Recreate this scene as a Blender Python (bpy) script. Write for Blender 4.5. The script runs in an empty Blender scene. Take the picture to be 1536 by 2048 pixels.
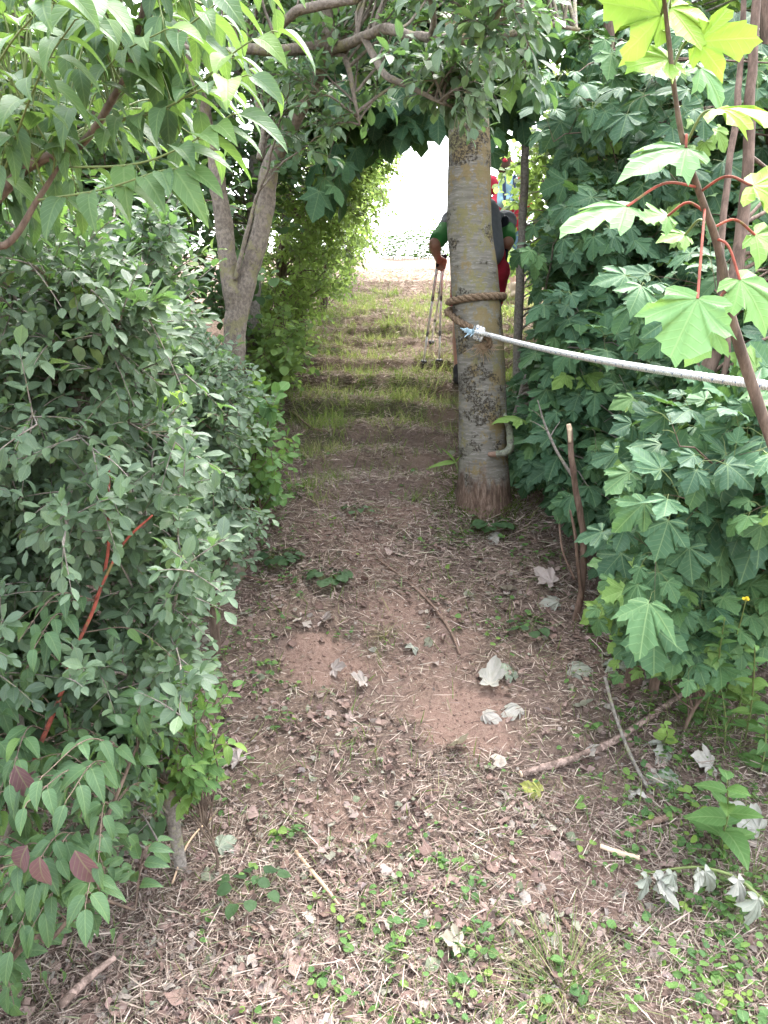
import bpy, math
import numpy as np
from mathutils import Vector

rng = np.random.default_rng(11)
S = bpy.context.scene
C = S.collection
rad = math.radians

# ------------------------------------------------------------------ camera geometry
F, PITCH = 1547.0, rad(12)
CAM = np.array([0.0, 0.0, 1.55])
CPT, SPT = math.cos(PITCH), math.sin(PITCH)

def nrm(v):
    v = np.asarray(v, float)
    return v / np.maximum(np.linalg.norm(v, axis=-1, keepdims=True), 1e-9)

def ray(px, py):
    u = (np.asarray(px, float) - 768) / F
    v = (1024 - np.asarray(py, float)) / F
    return np.stack([u, CPT + v * SPT, -SPT + v * CPT], -1)

def P(px, py, d):
    """point of the photo's pixel (full-size pixels) at a distance of d metres ahead"""
    r = ray(px, py)
    return CAM + r * (np.asarray(d, float) / r[..., 1])[..., None]

# ------------------------------------------------------------------ noise and ground height
def _h(ix, iy, s):
    v = np.sin(ix * 127.1 + iy * 311.7 + s * 74.7) * 43758.5453
    return v - np.floor(v)

def vn(x, y, s=0):
    x = np.asarray(x, float); y = np.asarray(y, float)
    ix, iy = np.floor(x), np.floor(y)
    fx, fy = x - ix, y - iy
    fx = fx * fx * (3 - 2 * fx); fy = fy * fy * (3 - 2 * fy)
    a, b = _h(ix, iy, s), _h(ix + 1, iy, s)
    c, d = _h(ix, iy + 1, s), _h(ix + 1, iy + 1, s)
    return (a + (b - a) * fx) * (1 - fy) + (c + (d - c) * fx) * fy

def fbm(x, y, s=0, o=4):
    t, a, n = 0, 1.0, 0
    for k in range(o):
        t = t + a * vn(np.asarray(x) * 2 ** k, np.asarray(y) * 2 ** k, s + k); n += a; a *= .5
    return t / n

_py = np.array([-200, -30, -6, -2, 0, 1.5, 2.3, 3, 4, 5, 6, 8, 10.3, 14, 16.5, 20, 30, 90, 400], float)
_pz = np.array([-.9, -.9, -.6, -.35, -.16, 0, .12, .36, .74, 1.02, 1.29, 1.74, 2.2, 3.03, 3.32, 3.4, 3.4, 3.2, 3.0], float)
_fy = np.arange(-10, 40, .02)
_fz = np.interp(_fy, _py, _pz)
_k = np.hanning(35); _k /= _k.sum()
_fz = np.convolve(np.pad(_fz, 17, mode='edge'), _k, 'valid')

def sstep(a, b, x):
    t = np.clip((x - a) / (b - a), 0, 1)
    return t * t * (3 - 2 * t)

def hgt(x, y):
    x = np.asarray(x, float); y = np.asarray(y, float)
    z = np.where((y > -10) & (y < 39.9), np.interp(y, _fy, _fz), np.interp(y, _py, _pz))
    w = sstep(3.6, 4.3, y) * (1 - sstep(8.2, 9.5, y))
    yy = y + .75 * (vn(x * 1.3, y * .8, 5) - .5) + .05 * (vn(x * 6, y * 3, 6) - .5)
    fr = (yy / .47) % 1
    z = z + w * (.03 + .15 * vn(x * 1.1 + 3, y * 1.3, 77)) * (sstep(0, .28, fr) - fr)
    near = np.exp(-np.maximum(np.abs(x) - 3, 0)) * (1 - sstep(16, 22, y))
    z = z + near * (.075 * (fbm(x * 1.3, y * 1.3, 1, 3) - .5) + .035 * (fbm(x * 7, y * 7, 2, 3) - .5))
    z = z + .10 * sstep(1.1, 2.2, np.abs(x - .15)) * sstep(1.0, 2.5, y)
    return z

def G(px, py):
    """where the pixel's ray meets the ground"""
    r = ray(px, py).reshape(-1, 3)
    ys = np.arange(1.0, 22, .01)
    out = []
    for q in r:
        t = ys / q[1]
        p = CAM + q * t[:, None]
        hit = np.nonzero(p[:, 2] <= hgt(p[:, 0], p[:, 1]))[0]
        i = hit[0] if len(hit) else len(ys) - 1
        out.append(p[i])
    out = np.array(out)
    return out[0] if np.ndim(px) == 0 else out

# ------------------------------------------------------------------ mesh accumulation
class MB:
    def __init__(s): s.v, s.a, s.f, s.n = [], [], [], 0
    def add(s, V, faces, A=None, mi=0):
        """faces: list of int arrays (n, k)"""
        V = np.asarray(V, float).reshape(-1, 3)
        A = np.zeros((len(V), 3)) if A is None else np.asarray(A, float).reshape(-1, 3)
        for f in faces:
            if len(f): s.f.append((np.asarray(f) + s.n, mi))
        s.v.append(V); s.a.append(A); s.n += len(V)
    def build(s, name, mats, parent=None, smooth=True):
        V = np.concatenate(s.v); A = np.concatenate(s.a)
        if parent is not None:
            p = parent
            while p is not None:
                V = V - np.array(p.location); p = p.parent
        loops = np.concatenate([f.ravel() for f, m in s.f]).astype(np.int32)
        sizes = np.concatenate([np.full(len(f), f.shape[1]) for f, m in s.f])
        mi = np.concatenate([np.full(len(f), m) for f, m in s.f]).astype(np.int32)
        me = bpy.data.meshes.new(name)
        me.vertices.add(len(V)); me.vertices.foreach_set('co', V.astype(np.float32).ravel())
        me.loops.add(len(loops)); me.loops.foreach_set('vertex_index', loops)
        me.polygons.add(len(sizes))
        me.polygons.foreach_set('loop_start', (np.cumsum(sizes) - sizes).astype(np.int32))
        me.polygons.foreach_set('material_index', mi)
        me.polygons.foreach_set('use_smooth', np.full(len(sizes), smooth))
        at = me.attributes.new('lf', 'FLOAT_VECTOR', 'POINT')
        at.data.foreach_set('vector', A.astype(np.float32).ravel())
        me.update(calc_edges=True)
        for m in (mats if isinstance(mats, (list, tuple)) else [mats]): me.materials.append(m)
        o = bpy.data.objects.new(name, me); C.objects.link(o)
        if parent is not None: o.parent = parent
        return o

def tag(o, label=None, cat=None, group=None, kind=None):
    if label: o['label'] = label
    if cat: o['category'] = cat
    if group: o['group'] = group
    if kind: o['kind'] = kind
    return o

def thing(name, label, cat, loc, group=None):
    o = bpy.data.objects.new(name, None); C.objects.link(o)
    o.location = [float(v) for v in loc]; o.empty_display_size = .1
    return tag(o, label, cat, group)

def tubes(mb, pts, r, sides=4, mi=0, rnd=None, cap=False):
    """many tubes at once: pts (N,S,3), r (N,S)"""
    pts = np.asarray(pts, float); r = np.asarray(r, float)
    if pts.ndim == 2: pts = pts[None]; r = r[None] if r.ndim == 1 else r
    N, Sg, _ = pts.shape
    T = nrm(np.gradient(pts, axis=1))
    mean = nrm(pts[:, -1] - pts[:, 0])
    ref = np.where(np.abs(mean[:, 2:3]) > .8, np.array([[1., 0, 0]]), np.array([[0, 0, 1.]]))[:, None]
    e1 = nrm(np.cross(T, np.broadcast_to(ref, T.shape))); e2 = np.cross(T, e1)
    a = np.arange(sides) * 2 * np.pi / sides
    V = pts[:, :, None] + r[:, :, None, None] * (np.cos(a)[None, None, :, None] * e1[:, :, None] + np.sin(a)[None, None, :, None] * e2[:, :, None])
    idx = np.arange(N * Sg * sides).reshape(N, Sg, sides)
    q = np.stack([idx[:, :-1], np.roll(idx, -1, 2)[:, :-1], np.roll(idx, -1, 2)[:, 1:], idx[:, 1:]], -1).reshape(-1, 4)
    L = np.concatenate([np.zeros((N, 1)), np.cumsum(np.linalg.norm(np.diff(pts, axis=1), axis=2), 1)], 1)
    A = np.zeros((N, Sg, sides, 3)); A[..., 0] = L[:, :, None]; A[..., 1] = a / (2 * np.pi)
    A[..., 2] = (rng.random(N) if rnd is None else np.asarray(rnd) * np.ones(N))[:, None, None]
    fs = [q]
    if cap: fs += [idx[:, 0, ::-1].reshape(-1, sides), idx[:, -1].reshape(-1, sides)]
    mb.add(V, fs, A, mi)

def spline(pts, n=24):
    """Catmull-Rom through points of any width"""
    p = np.asarray(pts, float)
    if len(p) == 2: return p[0] + (p[1] - p[0]) * np.linspace(0, 1, n)[:, None]
    q = np.vstack([2 * p[0] - p[1], p, 2 * p[-1] - p[-2]])
    u = np.linspace(0, len(p) - 1 - 1e-6, n); i = u.astype(int); t = (u - i)[:, None]
    a, b, c, d = q[i], q[i + 1], q[i + 2], q[i + 3]
    return .5 * (2 * b + (c - a) * t + (2 * a - 5 * b + 4 * c - d) * t * t + (3 * b - a - 3 * c + d) * t ** 3)

# ------------------------------------------------------------------ leaf templates  (x across, y along, z up; length 1)
def t_ovate(rows, width, shape, fold=.25, curl=.25, wave=0., twist=0.):
    V, A = [(0, 0, 0, 0)], [(0, 0)]
    ts = np.linspace(0, 1, rows + 2)[1:-1]
    for t in ts:
        w = shape(t) * width / 2
        for s in (-1, 0, 1):
            V.append((s * w, t, -curl * t * t, abs(s) * (w * fold + wave * math.sin(t * 11 + s)) + twist * s * w * t)); A.append((s * shape(t), t))
    V.append((0, 1 - curl * .1, -curl, 0)); A.append((0, 1))
    f3 = [(0, 2, 1), (0, 3, 2)]; f4 = []
    for k in range(rows - 1):
        b = 1 + 3 * k
        f4 += [(b, b + 1, b + 4, b + 3), (b + 1, b + 2, b + 5, b + 4)]
    b = 1 + 3 * (rows - 1); e = len(V) - 1
    f3 += [(b, b + 1, e), (b + 1, b + 2, e)]
    return np.array(V, float), [np.array(f3), np.array(f4).reshape(-1, 4)], np.array(A, float)

sh_ovate = lambda t: (math.sin(math.pi * t ** .72)) ** .85 * (1 if t < .75 else 1 - (t - .75) * 1.2)
sh_obov = lambda t: math.sin(math.pi * t ** 1.15) ** .8
sh_lance = lambda t: math.sin(math.pi * t ** .6) ** 1.1
sh_round = lambda t: math.sin(math.pi * t ** .85) ** .55
sh_blade = lambda t: 1 - .75 * t

def t_palm(hi=True, droop=.25, rel=.05, seed=0, jit=.014):
    half = [(.05, -.05), (.17, -.13), (.31, -.13), (.44, -.06), (.37, .03), (.355, .11), (.50, .15), (.545, .24), (.66, .40), (.53, .42),
            (.50, .50), (.39, .47), (.29, .455), (.30, .56), (.345, .66), (.25, .72), (.20, .82), (.09, .88), (0, 1.0)]
    typ = [.5, .6, .8, 1, .4, 0, .5, .6, 1, .6, .5, .3, 0, .4, .6, .5, .6, .7, 1]
    if not hi:
        keep = [1, 3, 5, 8, 12, 14, 18]
        half = [half[k] for k in keep]; typ = [typ[k] for k in keep]
    r = np.random.default_rng(seed)
    out = half + [(-x, y) for x, y in half[-2::-1]]; ty = typ + typ[-2::-1]
    out = np.array(out) + r.normal(0, jit, (len(out), 2)); out = out * np.array([r.uniform(.85, 1.12), 1.]) + np.outer(out[:, 1] ** 2, [r.normal(0, .07), 0]); n = len(out)
    rr = np.linalg.norm(out, axis=1); ty = np.array(ty)
    tw = r.normal(0, .3)
    def z(p, q): 
        d = np.linalg.norm(p, axis=1)
        return rel * (.6 - q) * d * 2 - droop * d ** 2 + tw * p[:, 0] * d
    rings = [.38, .72, 1.0] if hi else [1.0]
    V = [np.array([[0, 0, 0.]])]; A = [np.array([[0, 0.]])]
    for k in rings:
        p = out * k
        V.append(np.column_stack([p, z(p, ty)])); A.append(p)
    V = np.concatenate(V); A = np.concatenate(A); V = np.column_stack([V, np.zeros(len(V))])
    i = np.arange(n - 1)
    f3 = np.stack([np.zeros(n - 1, int), 1 + i + 1, 1 + i], 1)
    f4 = [np.stack([1 + (k) * n + i, 1 + k * n + i + 1, 1 + (k + 1) * n + i + 1, 1 + (k + 1) * n + i], 1) for k in range(len(rings) - 1)]
    f3 = f3[:, ::1]
    return V, [f3] + f4, A

def variants(fn, n): return [fn(k) for k in range(n)]

T_DOG = variants(lambda k: t_ovate(6, .55, sh_ovate, .22 + .1 * (k % 3), .15 + .14 * (k % 4), .012, .2 * (k % 3 - 1)), 8)
T_PLUM = variants(lambda k: t_ovate(3, .52, sh_obov, .2 + .15 * (k % 3), .08 + .12 * (k % 3), .01, .3 * (k % 3 - 1)), 6)
T_SMALL = variants(lambda k: t_ovate(2, .6, sh_obov, .2, .1 + .1 * k), 3)
T_ROUND = variants(lambda k: t_ovate(4, .9, sh_round, .12 + .1 * (k % 3), .1 + .1 * (k % 3), .015), 5)
T_LANCE = variants(lambda k: t_ovate(5, .25, sh_lance, .2, .15 + .15 * k), 4)
T_BLADE = variants(lambda k: t_ovate(4, 1., sh_blade, .25, (-.1, .15, .35, .6)[k]), 4)
T_STRAW = variants(lambda k: t_ovate(3, 1., lambda t: 1, .5, (-.12, .05, .15, .3)[k]), 4)
def ragged(k):
    r = np.random.default_rng(50 + k); V, fs, A = t_ovate(4, .8, sh_ovate, (.12, -.2, .35, .0, -.1, .2, .5, -.05)[k], (.2, -.15, .1, -.25, .3, .05, 0, .4)[k], .05, .5 * (k % 3 - 1))
    V = V * (1 + r.normal(0, .16, (len(V), 1))) + r.normal(0, .035, V.shape); return V, fs, A
T_CRUMP = variants(ragged, 8)
T_SYC = variants(lambda k: t_palm(True, (.12, .3, .5, .2, .38, .05)[k % 6], .05 + .03 * (k % 3), k, .028), 16)
T_SYCLO = variants(lambda k: t_palm(False, .2 + .12 * (k % 3), .08, k), 4)
T_SYCDRY = variants(lambda k: t_palm(True, (.5, -.45, .2, .9, -.8, .35)[k % 6], .22, 20 + k), 6)

def leaves(mb, tmpls, pos, d, n, size, wid=None, rnd=None, mi=0):
    """pos, d (midrib), n (face up) per leaf; wid scales the width"""
    N = len(pos)
    if N == 0: return
    d = nrm(d); n = nrm(n - d * np.sum(n * d, 1, keepdims=True)); s = np.cross(d, n)
    size = np.broadcast_to(np.asarray(size, float), (N,)); wid = size if wid is None else np.broadcast_to(np.asarray(wid, float), (N,))
    rnd = rng.random(N) if rnd is None else np.asarray(rnd)
    pick = rng.integers(0, len(tmpls), N)
    for k, (V, fs, A) in enumerate(tmpls):
        m = np.nonzero(pick == k)[0]
        if not len(m): continue
        W = pos[m][:, None] + s[m][:, None] * (V[:, 0][None, :, None] * wid[m][:, None, None]) \
            + d[m][:, None] * (V[:, 1][None, :, None] * size[m][:, None, None]) + n[m][:, None] * (V[:, 2][None, :, None] * size[m][:, None, None] + V[:, 3][None, :, None] * wid[m][:, None, None])
        AA = np.zeros((len(m), len(V), 3)); AA[..., :2] = A[None]; AA[..., 2] = rnd[m][:, None]
        off = (np.arange(len(m)) * len(V))[:, None, None]
        mb.add(W, [(f[None] + off).reshape(-1, f.shape[1]) for f in fs if len(f)], AA, mi)

def runit(n):
    return nrm(rng.normal(size=(n, 3)))

# ------------------------------------------------------------------ materials
def new_mat(name):
    m = bpy.data.materials.new(name); m.use_nodes = True
    nt = m.node_tree; nt.nodes.clear()
    out = nt.nodes.new('ShaderNodeOutputMaterial')
    return m, nt, out

class NT:
    def __init__(s, nt): s.nt = nt
    def n(s, t, **k):
        x = s.nt.nodes.new(t)
        for a, b in k.items(): setattr(x, a, b)
        return x
    def l(s, a, b): s.nt.links.new(a, b)
    def set(s, sock, v):
        if hasattr(v, 'links') or isinstance(v, bpy.types.NodeSocket): s.l(v, sock)
        else: sock.default_value = v
    def math(s, op, a, b=0., c=None):
        x = s.n('ShaderNodeMath', operation=op); s.set(x.inputs[0], a); s.set(x.inputs[1], b)
        if c is not None: s.set(x.inputs[2], c)
        return x.outputs[0]
    def mix(s, f, a, b, mode='MIX'):
        x = s.n('ShaderNodeMix', data_type='RGBA', blend_type=mode)
        s.set(x.inputs[0], f); s.set(x.inputs[6], a if not isinstance(a, tuple) else (*a[:3], 1)); s.set(x.inputs[7], b if not isinstance(b, tuple) else (*b[:3], 1))
        return x.outputs[2]
    def ramp(s, f, stops, interp='LINEAR'):
        x = s.n('ShaderNodeValToRGB'); r = x.color_ramp; r.interpolation = interp
        while len(r.elements) < len(stops): r.elements.new(.5)
        for e, (p, c) in zip(r.elements, stops):
            e.position = p; e.color = (*c, 1) if len(c) == 3 else c
        s.set(x.inputs[0], f); return x.outputs[0]
    def noise(s, vec, scale, detail=4, rough=.55, dist=0.):
        x = s.n('ShaderNodeTexNoise'); s.set(x.inputs['Scale'], scale); x.inputs['Detail'].default_value = detail
        x.inputs['Roughness'].default_value = rough; x.inputs['Distortion'].default_value = dist
        if vec is not None: s.l(vec, x.inputs['Vector'])
        return x.outputs['Fac']
    def scale(s, vec, v):
        x = s.n('ShaderNodeVectorMath', operation='MULTIPLY'); s.l(vec, x.inputs[0]); x.inputs[1].default_value = v
        return x.outputs[0]
    def step(s, f, a, b):
        x = s.n('ShaderNodeMapRange', interpolation_type='SMOOTHSTEP'); s.set(x.inputs[0], f)
        x.inputs[1].default_value = a; x.inputs[2].default_value = b
        return x.outputs[0]
    def bump(s, h, st, dist):
        x = s.n('ShaderNodeBump'); x.inputs['Strength'].default_value = st; x.inputs['Distance'].default_value = dist
        s.l(h, x.inputs['Height']); return x.outputs[0]
    def bsdf(s, col, rough=.6, spec=.5, normal=None):
        b = s.n('ShaderNodeBsdfPrincipled'); s.set(b.inputs['Base Color'], (*col, 1) if isinstance(col, tuple) else col)
        s.set(b.inputs['Roughness'], rough); b.inputs['Specular IOR Level'].default_value = spec
        if normal is not None: s.l(normal, b.inputs['Normal'])
        return b

def leaf_mat(name, stops, trans=(.16, .28, .03), tf=.35, rough=.42, spec=.5, vein='pinnate', back=1.25, veinc=.35, dead=False):
    m, nt, out = new_mat(name); k = NT(nt)
    at = k.n('ShaderNodeAttribute', attribute_name='lf'); sp = k.n('ShaderNodeSeparateXYZ'); k.l(at.outputs['Vector'], sp.inputs[0])
    x, y, r = sp.outputs
    col = k.ramp(r, stops)
    geo = k.n('ShaderNodeNewGeometry'); pos = geo.outputs['Position']
    blot = k.noise(pos, 38, 4)
    col = k.mix(k.math('MULTIPLY', k.step(blot, .35, .75), .45), col, k.mix(1., col, (.62, .66, .55), 'MULTIPLY'))
    if vein == 'pinnate':
        ax = k.math('ABSOLUTE', x)
        mid = k.step(ax, .10, .03)
        lat = k.math('FRACT', k.math('SUBTRACT', k.math('MULTIPLY', y, 7.), k.math('MULTIPLY', ax, 2.2)))
        lat = k.step(k.math('ABSOLUTE', k.math('SUBTRACT', lat, .5)), .13, .03)
        v = k.math('MAXIMUM', mid, k.math('MULTIPLY', lat, .55))
    elif vein == 'palmate':
        ang = k.math('ARCTAN2', x, y)
        q = k.math('FRACT', k.math('ADD', k.math('MULTIPLY', ang, 1 / rad(50)), .5))
        rr = k.math('SQRT', k.math('ADD', k.math('MULTIPLY', x, x), k.math('MULTIPLY', y, y)))
        dv = k.math('MULTIPLY', k.math('ABSOLUTE', k.math('SUBTRACT', q, .5)), k.math('MULTIPLY', rr, rad(50)))
        v = k.step(dv, .017, .006)
        lat = k.math('FRACT', k.math('MULTIPLY', k.math('ADD', rr, k.math('MULTIPLY', dv, -.8)), 8.))
        v = k.math('MAXIMUM', v, k.math('MULTIPLY', k.step(k.math('ABSOLUTE', k.math('SUBTRACT', lat, .5)), .12, .03), .4))
    else:
        v = None
    h = blot
    if v is not None:
        col = k.mix(k.math('MULTIPLY', v, veinc), col, k.mix(.6, col, (.30, .40, .16)) if not dead else k.mix(.5, col, (.5, .42, .33)))
        h = k.math('SUBTRACT', k.math('MULTIPLY', blot, .4), v)
    bk = k.mix(1., col, (back, back * .98, back * 1.05), 'MULTIPLY')
    col2 = k.mix(geo.outputs['Backfacing'], col, bk)
    b = k.bsdf(col2, k.math('ADD', k.math('MULTIPLY', blot, .25), rough), spec * .55, k.bump(h, .35, .004))
    t = k.n('ShaderNodeBsdfTranslucent')
    tc = k.mix(.5, k.mix(1., col, (*trans,), 'ADD'), trans) if not dead else col
    k.l(tc, t.inputs['Color'])
    mx = k.n('ShaderNodeMixShader'); mx.inputs[0].default_value = tf
    k.l(b.outputs[0], mx.inputs[1]); k.l(t.outputs[0], mx.inputs[2]); k.l(mx.outputs[0], out.inputs[0])
    return m

def bark_mat(name, a, b, lichen=None, lf=.55, scale=1., stretch=(1, 1, .25), bumpd=.006, lichen_scale=9):
    m, nt, out = new_mat(name); k = NT(nt)
    pos = k.n('ShaderNodeNewGeometry').outputs['Position']
    f = k.noise(k.scale(pos, stretch), 55 * scale, 6, .65)
    g = k.noise(pos, 8 * scale, 4)
    col = k.mix(k.step(f, .32, .68), a, b)
    col = k.mix(k.math('MULTIPLY', k.step(g, .45, .7), .5), col, k.mix(1., col, (.6, .58, .55), 'MULTIPLY'))
    if lichen:
        mk = k.step(k.noise(pos, lichen_scale, 7, .68), lf, lf + .06)
        col = k.mix(mk, col, k.mix(k.noise(pos, 90, 3), lichen, tuple(c * .6 for c in lichen)))
    bs = k.bsdf(col, .85, .25, k.bump(k.math('ADD', f, k.math('MULTIPLY', g, .6)), .8, bumpd))
    k.l(bs.outputs[0], out.inputs[0]); return m

def plain_mat(name, col, rough=.7, spec=.3, var=.25, scale=40, bump=.2, dist=.003):
    m, nt, out = new_mat(name); k = NT(nt)
    pos = k.n('ShaderNodeNewGeometry').outputs['Position']
    f = k.noise(pos, scale, 5)
    c = k.mix(f, tuple(v * (1 - var) for v in col), tuple(min(1, v * (1 + var)) for v in col))
    b = k.bsdf(c, rough, spec, k.bump(f, bump, dist)); k.l(b.outputs[0], out.inputs[0]); return m

M = {}
M['dog'] = leaf_mat('dogwood leaf', [(0, (.042, .082, .044)), (.55, (.065, .125, .058)), (.8, (.09, .165, .055)), (1, (.14, .23, .05))], (.16, .27, .03), .32, .4, .5)
M['purple'] = leaf_mat('purple dogwood leaf', [(0, (.085, .045, .055)), (1, (.12, .065, .07))], (.14, .07, .06), .2, .45)
M['plum'] = leaf_mat('plum leaf', [(0, (.062, .095, .066)), (.5, (.098, .145, .092)), (.85, (.14, .20, .11)), (1, (.19, .265, .08))], (.12, .26, .03), .25, .36, .55, veinc=.2)
M['haw'] = leaf_mat('hawthorn leaf', [(0, (.07, .125, .042)), (.6, (.11, .18, .055)), (1, (.17, .25, .07))], (.26, .37, .08), .45, .5, .35, vein=None)
M['dark'] = leaf_mat('dark leaf', [(0, (.036, .072, .036)), (1, (.078, .135, .056))], (.12, .22, .03), .32, .5, .3, vein=None)  # plain dark green for hedge filling, herbs and skyline weeds
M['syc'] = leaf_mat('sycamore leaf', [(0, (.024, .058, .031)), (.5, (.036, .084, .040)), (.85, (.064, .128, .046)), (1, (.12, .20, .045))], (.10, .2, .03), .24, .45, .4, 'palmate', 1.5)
M['syclit'] = leaf_mat('sky-lit young sycamore leaf', [(0, (.10, .20, .09)), (.5, (.13, .25, .08)), (1, (.22, .34, .035))], (.20, .34, .05), .24, .5, .35, 'palmate', 1.25)  # pale green has skylight put into it; yellow-green is new growth
M['cover'] = leaf_mat('herb leaf', [(0, (.05, .11, .045)), (.5, (.085, .17, .05)), (1, (.17, .25, .055))], (.16, .28, .03), .3, .5, .35)
M['grass'] = leaf_mat('grass blade', [(0, (.06, .10, .035)), (.5, (.115, .145, .055)), (.8, (.20, .195, .10)), (1, (.31, .255, .16))], (.2, .3, .04), .3, .5, .3, vein=None)
M['straw'] = leaf_mat('dry straw', [(0, (.10, .072, .060)), (.3, (.22, .165, .137)), (.6, (.36, .285, .24)), (.86, (.50, .42, .36)), (.94, (.24, .25, .16)), (1, (.15, .19, .09))], tf=.12, rough=.7, spec=.2, vein=None, dead=True)
M['litter'] = leaf_mat('dry leaf', [(0, (.09, .058, .050)), (.3, (.19, .125, .107)), (.6, (.28, .20, .178)), (.78, (.30, .265, .24)), (.88, (.16, .185, .12)), (1, (.43, .37, .33))], tf=.12, rough=.75, spec=.2, dead=True)
M['pale'] = leaf_mat('pale wilted leaf', [(0, (.19, .23, .16)), (.4, (.30, .30, .25)), (.8, (.36, .31, .27)), (1, (.24, .26, .05))], tf=.15, rough=.75, spec=.2, vein='palmate', dead=True, back=1.1)
M['moss'] = leaf_mat('moss', [(0, (.03, .06, .008)), (1, (.075, .12, .012))], tf=.2, rough=.8, spec=.1, vein=None)
M['wood'] = bark_mat('twig bark', (.07, .05, .038), (.17, .125, .095))
M['fruit'] = bark_mat('fruit tree bark', (.10, .083, .068), (.205, .172, .14), (.20, .18, .105), .53, 1.5, (1, 1, .7), .01, 16)
M['grey'] = bark_mat('grey bark', (.13, .115, .10), (.27, .24, .21), (.26, .25, .16), .55, 1.4, (1, 1, 1), .008, 20)
M['darkbark'] = bark_mat('brown sycamore bark', (.07, .048, .036), (.16, .11, .085))
M['greenstem'] = plain_mat('green petiole', (.12, .155, .05), .6, .3, .4, 60)
M['redstem'] = bark_mat('red petiole', (.13, .05, .035), (.36, .085, .06), (.20, .15, .06), .55, .5, (1, 1, 1), .001, 22)

def soil_mat():
    m, nt, out = new_mat('soil'); k = NT(nt)
    pos = k.n('ShaderNodeNewGeometry').outputs['Position']
    at = k.n('ShaderNodeAttribute', attribute_name='lf'); sp = k.n('ShaderNodeSeparateXYZ'); k.l(at.outputs['Vector'], sp.inputs[0])
    bare, green, dry = sp.outputs  # dry: how strongly the sunlit upper slope is painted in
    n1 = k.noise(pos, 6, 8, .7); n2 = k.noise(pos, 60, 6, .75); n3 = k.noise(pos, 260, 3)
    soil = k.ramp(n2, [(.25, (.07, .049, .040)), (.5, (.135, .096, .080)), (.75, (.215, .16, .135))])
    red = k.ramp(n2, [(.25, (.14, .088, .070)), (.5, (.205, .135, .108)), (.8, (.28, .20, .165))])
    lit = k.ramp(n2, [(.25, (.07, .048, .036)), (.5, (.16, .115, .088)), (.75, (.28, .21, .165))])
    c = k.mix(k.step(n1, .4, .62), soil, lit)
    c = k.mix(k.math('MULTIPLY', green, .6), c, k.ramp(n2, [(.3, (.04, .055, .02)), (.7, (.10, .12, .045))]))
    c = k.mix(dry, c, k.ramp(n2, [(.3, (.15, .105, .08)), (.7, (.25, .185, .145))]))  # upper slope recoloured, sunlight put into the soil colour
    c = k.mix(bare, c, red)
    h = k.math('ADD', k.math('MULTIPLY', n2, 1.), k.math('MULTIPLY', n3, .35))
    b = k.bsdf(c, .92, .15, k.bump(h, .9, .012)); k.l(b.outputs[0], out.inputs[0]); return m
M['soil'] = soil_mat()
M['crumb'] = plain_mat('soil crumb', (.16, .105, .085), .9, .15, .5, 300)

def trunk_mat():
    m, nt, out = new_mat('smooth grey bark with lichen'); k = NT(nt)
    tc = k.n('ShaderNodeTexCoord').outputs['Object']
    sp = k.n('ShaderNodeSeparateXYZ'); k.l(tc, sp.inputs[0]); z = sp.outputs[2]; xx = sp.outputs[0]
    band = k.noise(k.scale(tc, (9, 9, 75)), 1., 5, .6, .3)
    fine = k.noise(k.scale(tc, (30, 30, 160)), 1., 4, .6)
    base = k.ramp(band, [(.3, (.105, .095, .078)), (.5, (.148, .136, .116)), (.68, (.205, .192, .168))])
    base = k.mix(k.math('MULTIPLY', k.step(fine, .55, .68), .55), base, (.31, .30, .28))
    base = k.mix(k.math('MULTIPLY', k.step(k.noise(tc, 5, 3), .5, .7), .35), base, (.19, .19, .14))
    # ochre lichen crusts, denser higher up and on one side
    side = k.math('ADD', k.math('SUBTRACT', k.math('MULTIPLY', z, .075), .055), k.math('MULTIPLY', xx, .35))
    lm = k.math('ADD', k.math('ADD', k.noise(k.scale(tc, (1, 1, .8)), 8., 8, .78), k.math('MULTIPLY', k.math('SUBTRACT', k.noise(tc, 40, 5, .75), .5), .36)), side)
    lic = k.mix(k.noise(tc, 120, 3), (.125, .096, .043), (.225, .168, .078))
    lic = k.mix(k.step(k.noise(tc, 4, 2), .5, .6), lic, k.mix(k.noise(tc, 100, 3), (.12, .112, .05), (.20, .18, .08)))
    col = k.mix(k.math('MULTIPLY', k.step(lm, .50, .55), .85), base, lic)
    # black flaking patches
    pm = k.step(k.math('ADD', k.noise(k.scale(tc, (1, 1, 1.6)), 5.2, 4, .55), k.math('MULTIPLY', k.noise(tc, 22, 3), .12)), .575, .63)
    fl = k.step(k.noise(tc, 75, 6, .78), .48, .54)
    dk = k.math('MULTIPLY', pm, fl)
    col = k.mix(dk, col, (.045, .037, .027))
    # brown fissured foot
    foot = k.step(k.math('ADD', z, k.math('MULTIPLY', k.noise(k.scale(tc, (1.4, 1.4, .5)), 14, 5, .7), .42)), .52, .40)
    fis = k.noise(k.scale(tc, (60, 60, 14)), 1., 6, .7)
    brown = k.ramp(fis, [(.3, (.045, .028, .02)), (.5, (.115, .075, .055)), (.68, (.22, .16, .125))])
    col = k.mix(foot, col, brown)
    h = k.math('ADD', k.math('MULTIPLY', band, .5), k.math('ADD', k.math('MULTIPLY', dk, .8), k.math('MULTIPLY', foot, k.math('MULTIPLY', fis, 2.5))))
    b = k.bsdf(col, .82, .25, k.bump(h, .7, .006)); k.l(b.outputs[0], out.inputs[0]); return m
M['trunk'] = trunk_mat()

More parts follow.
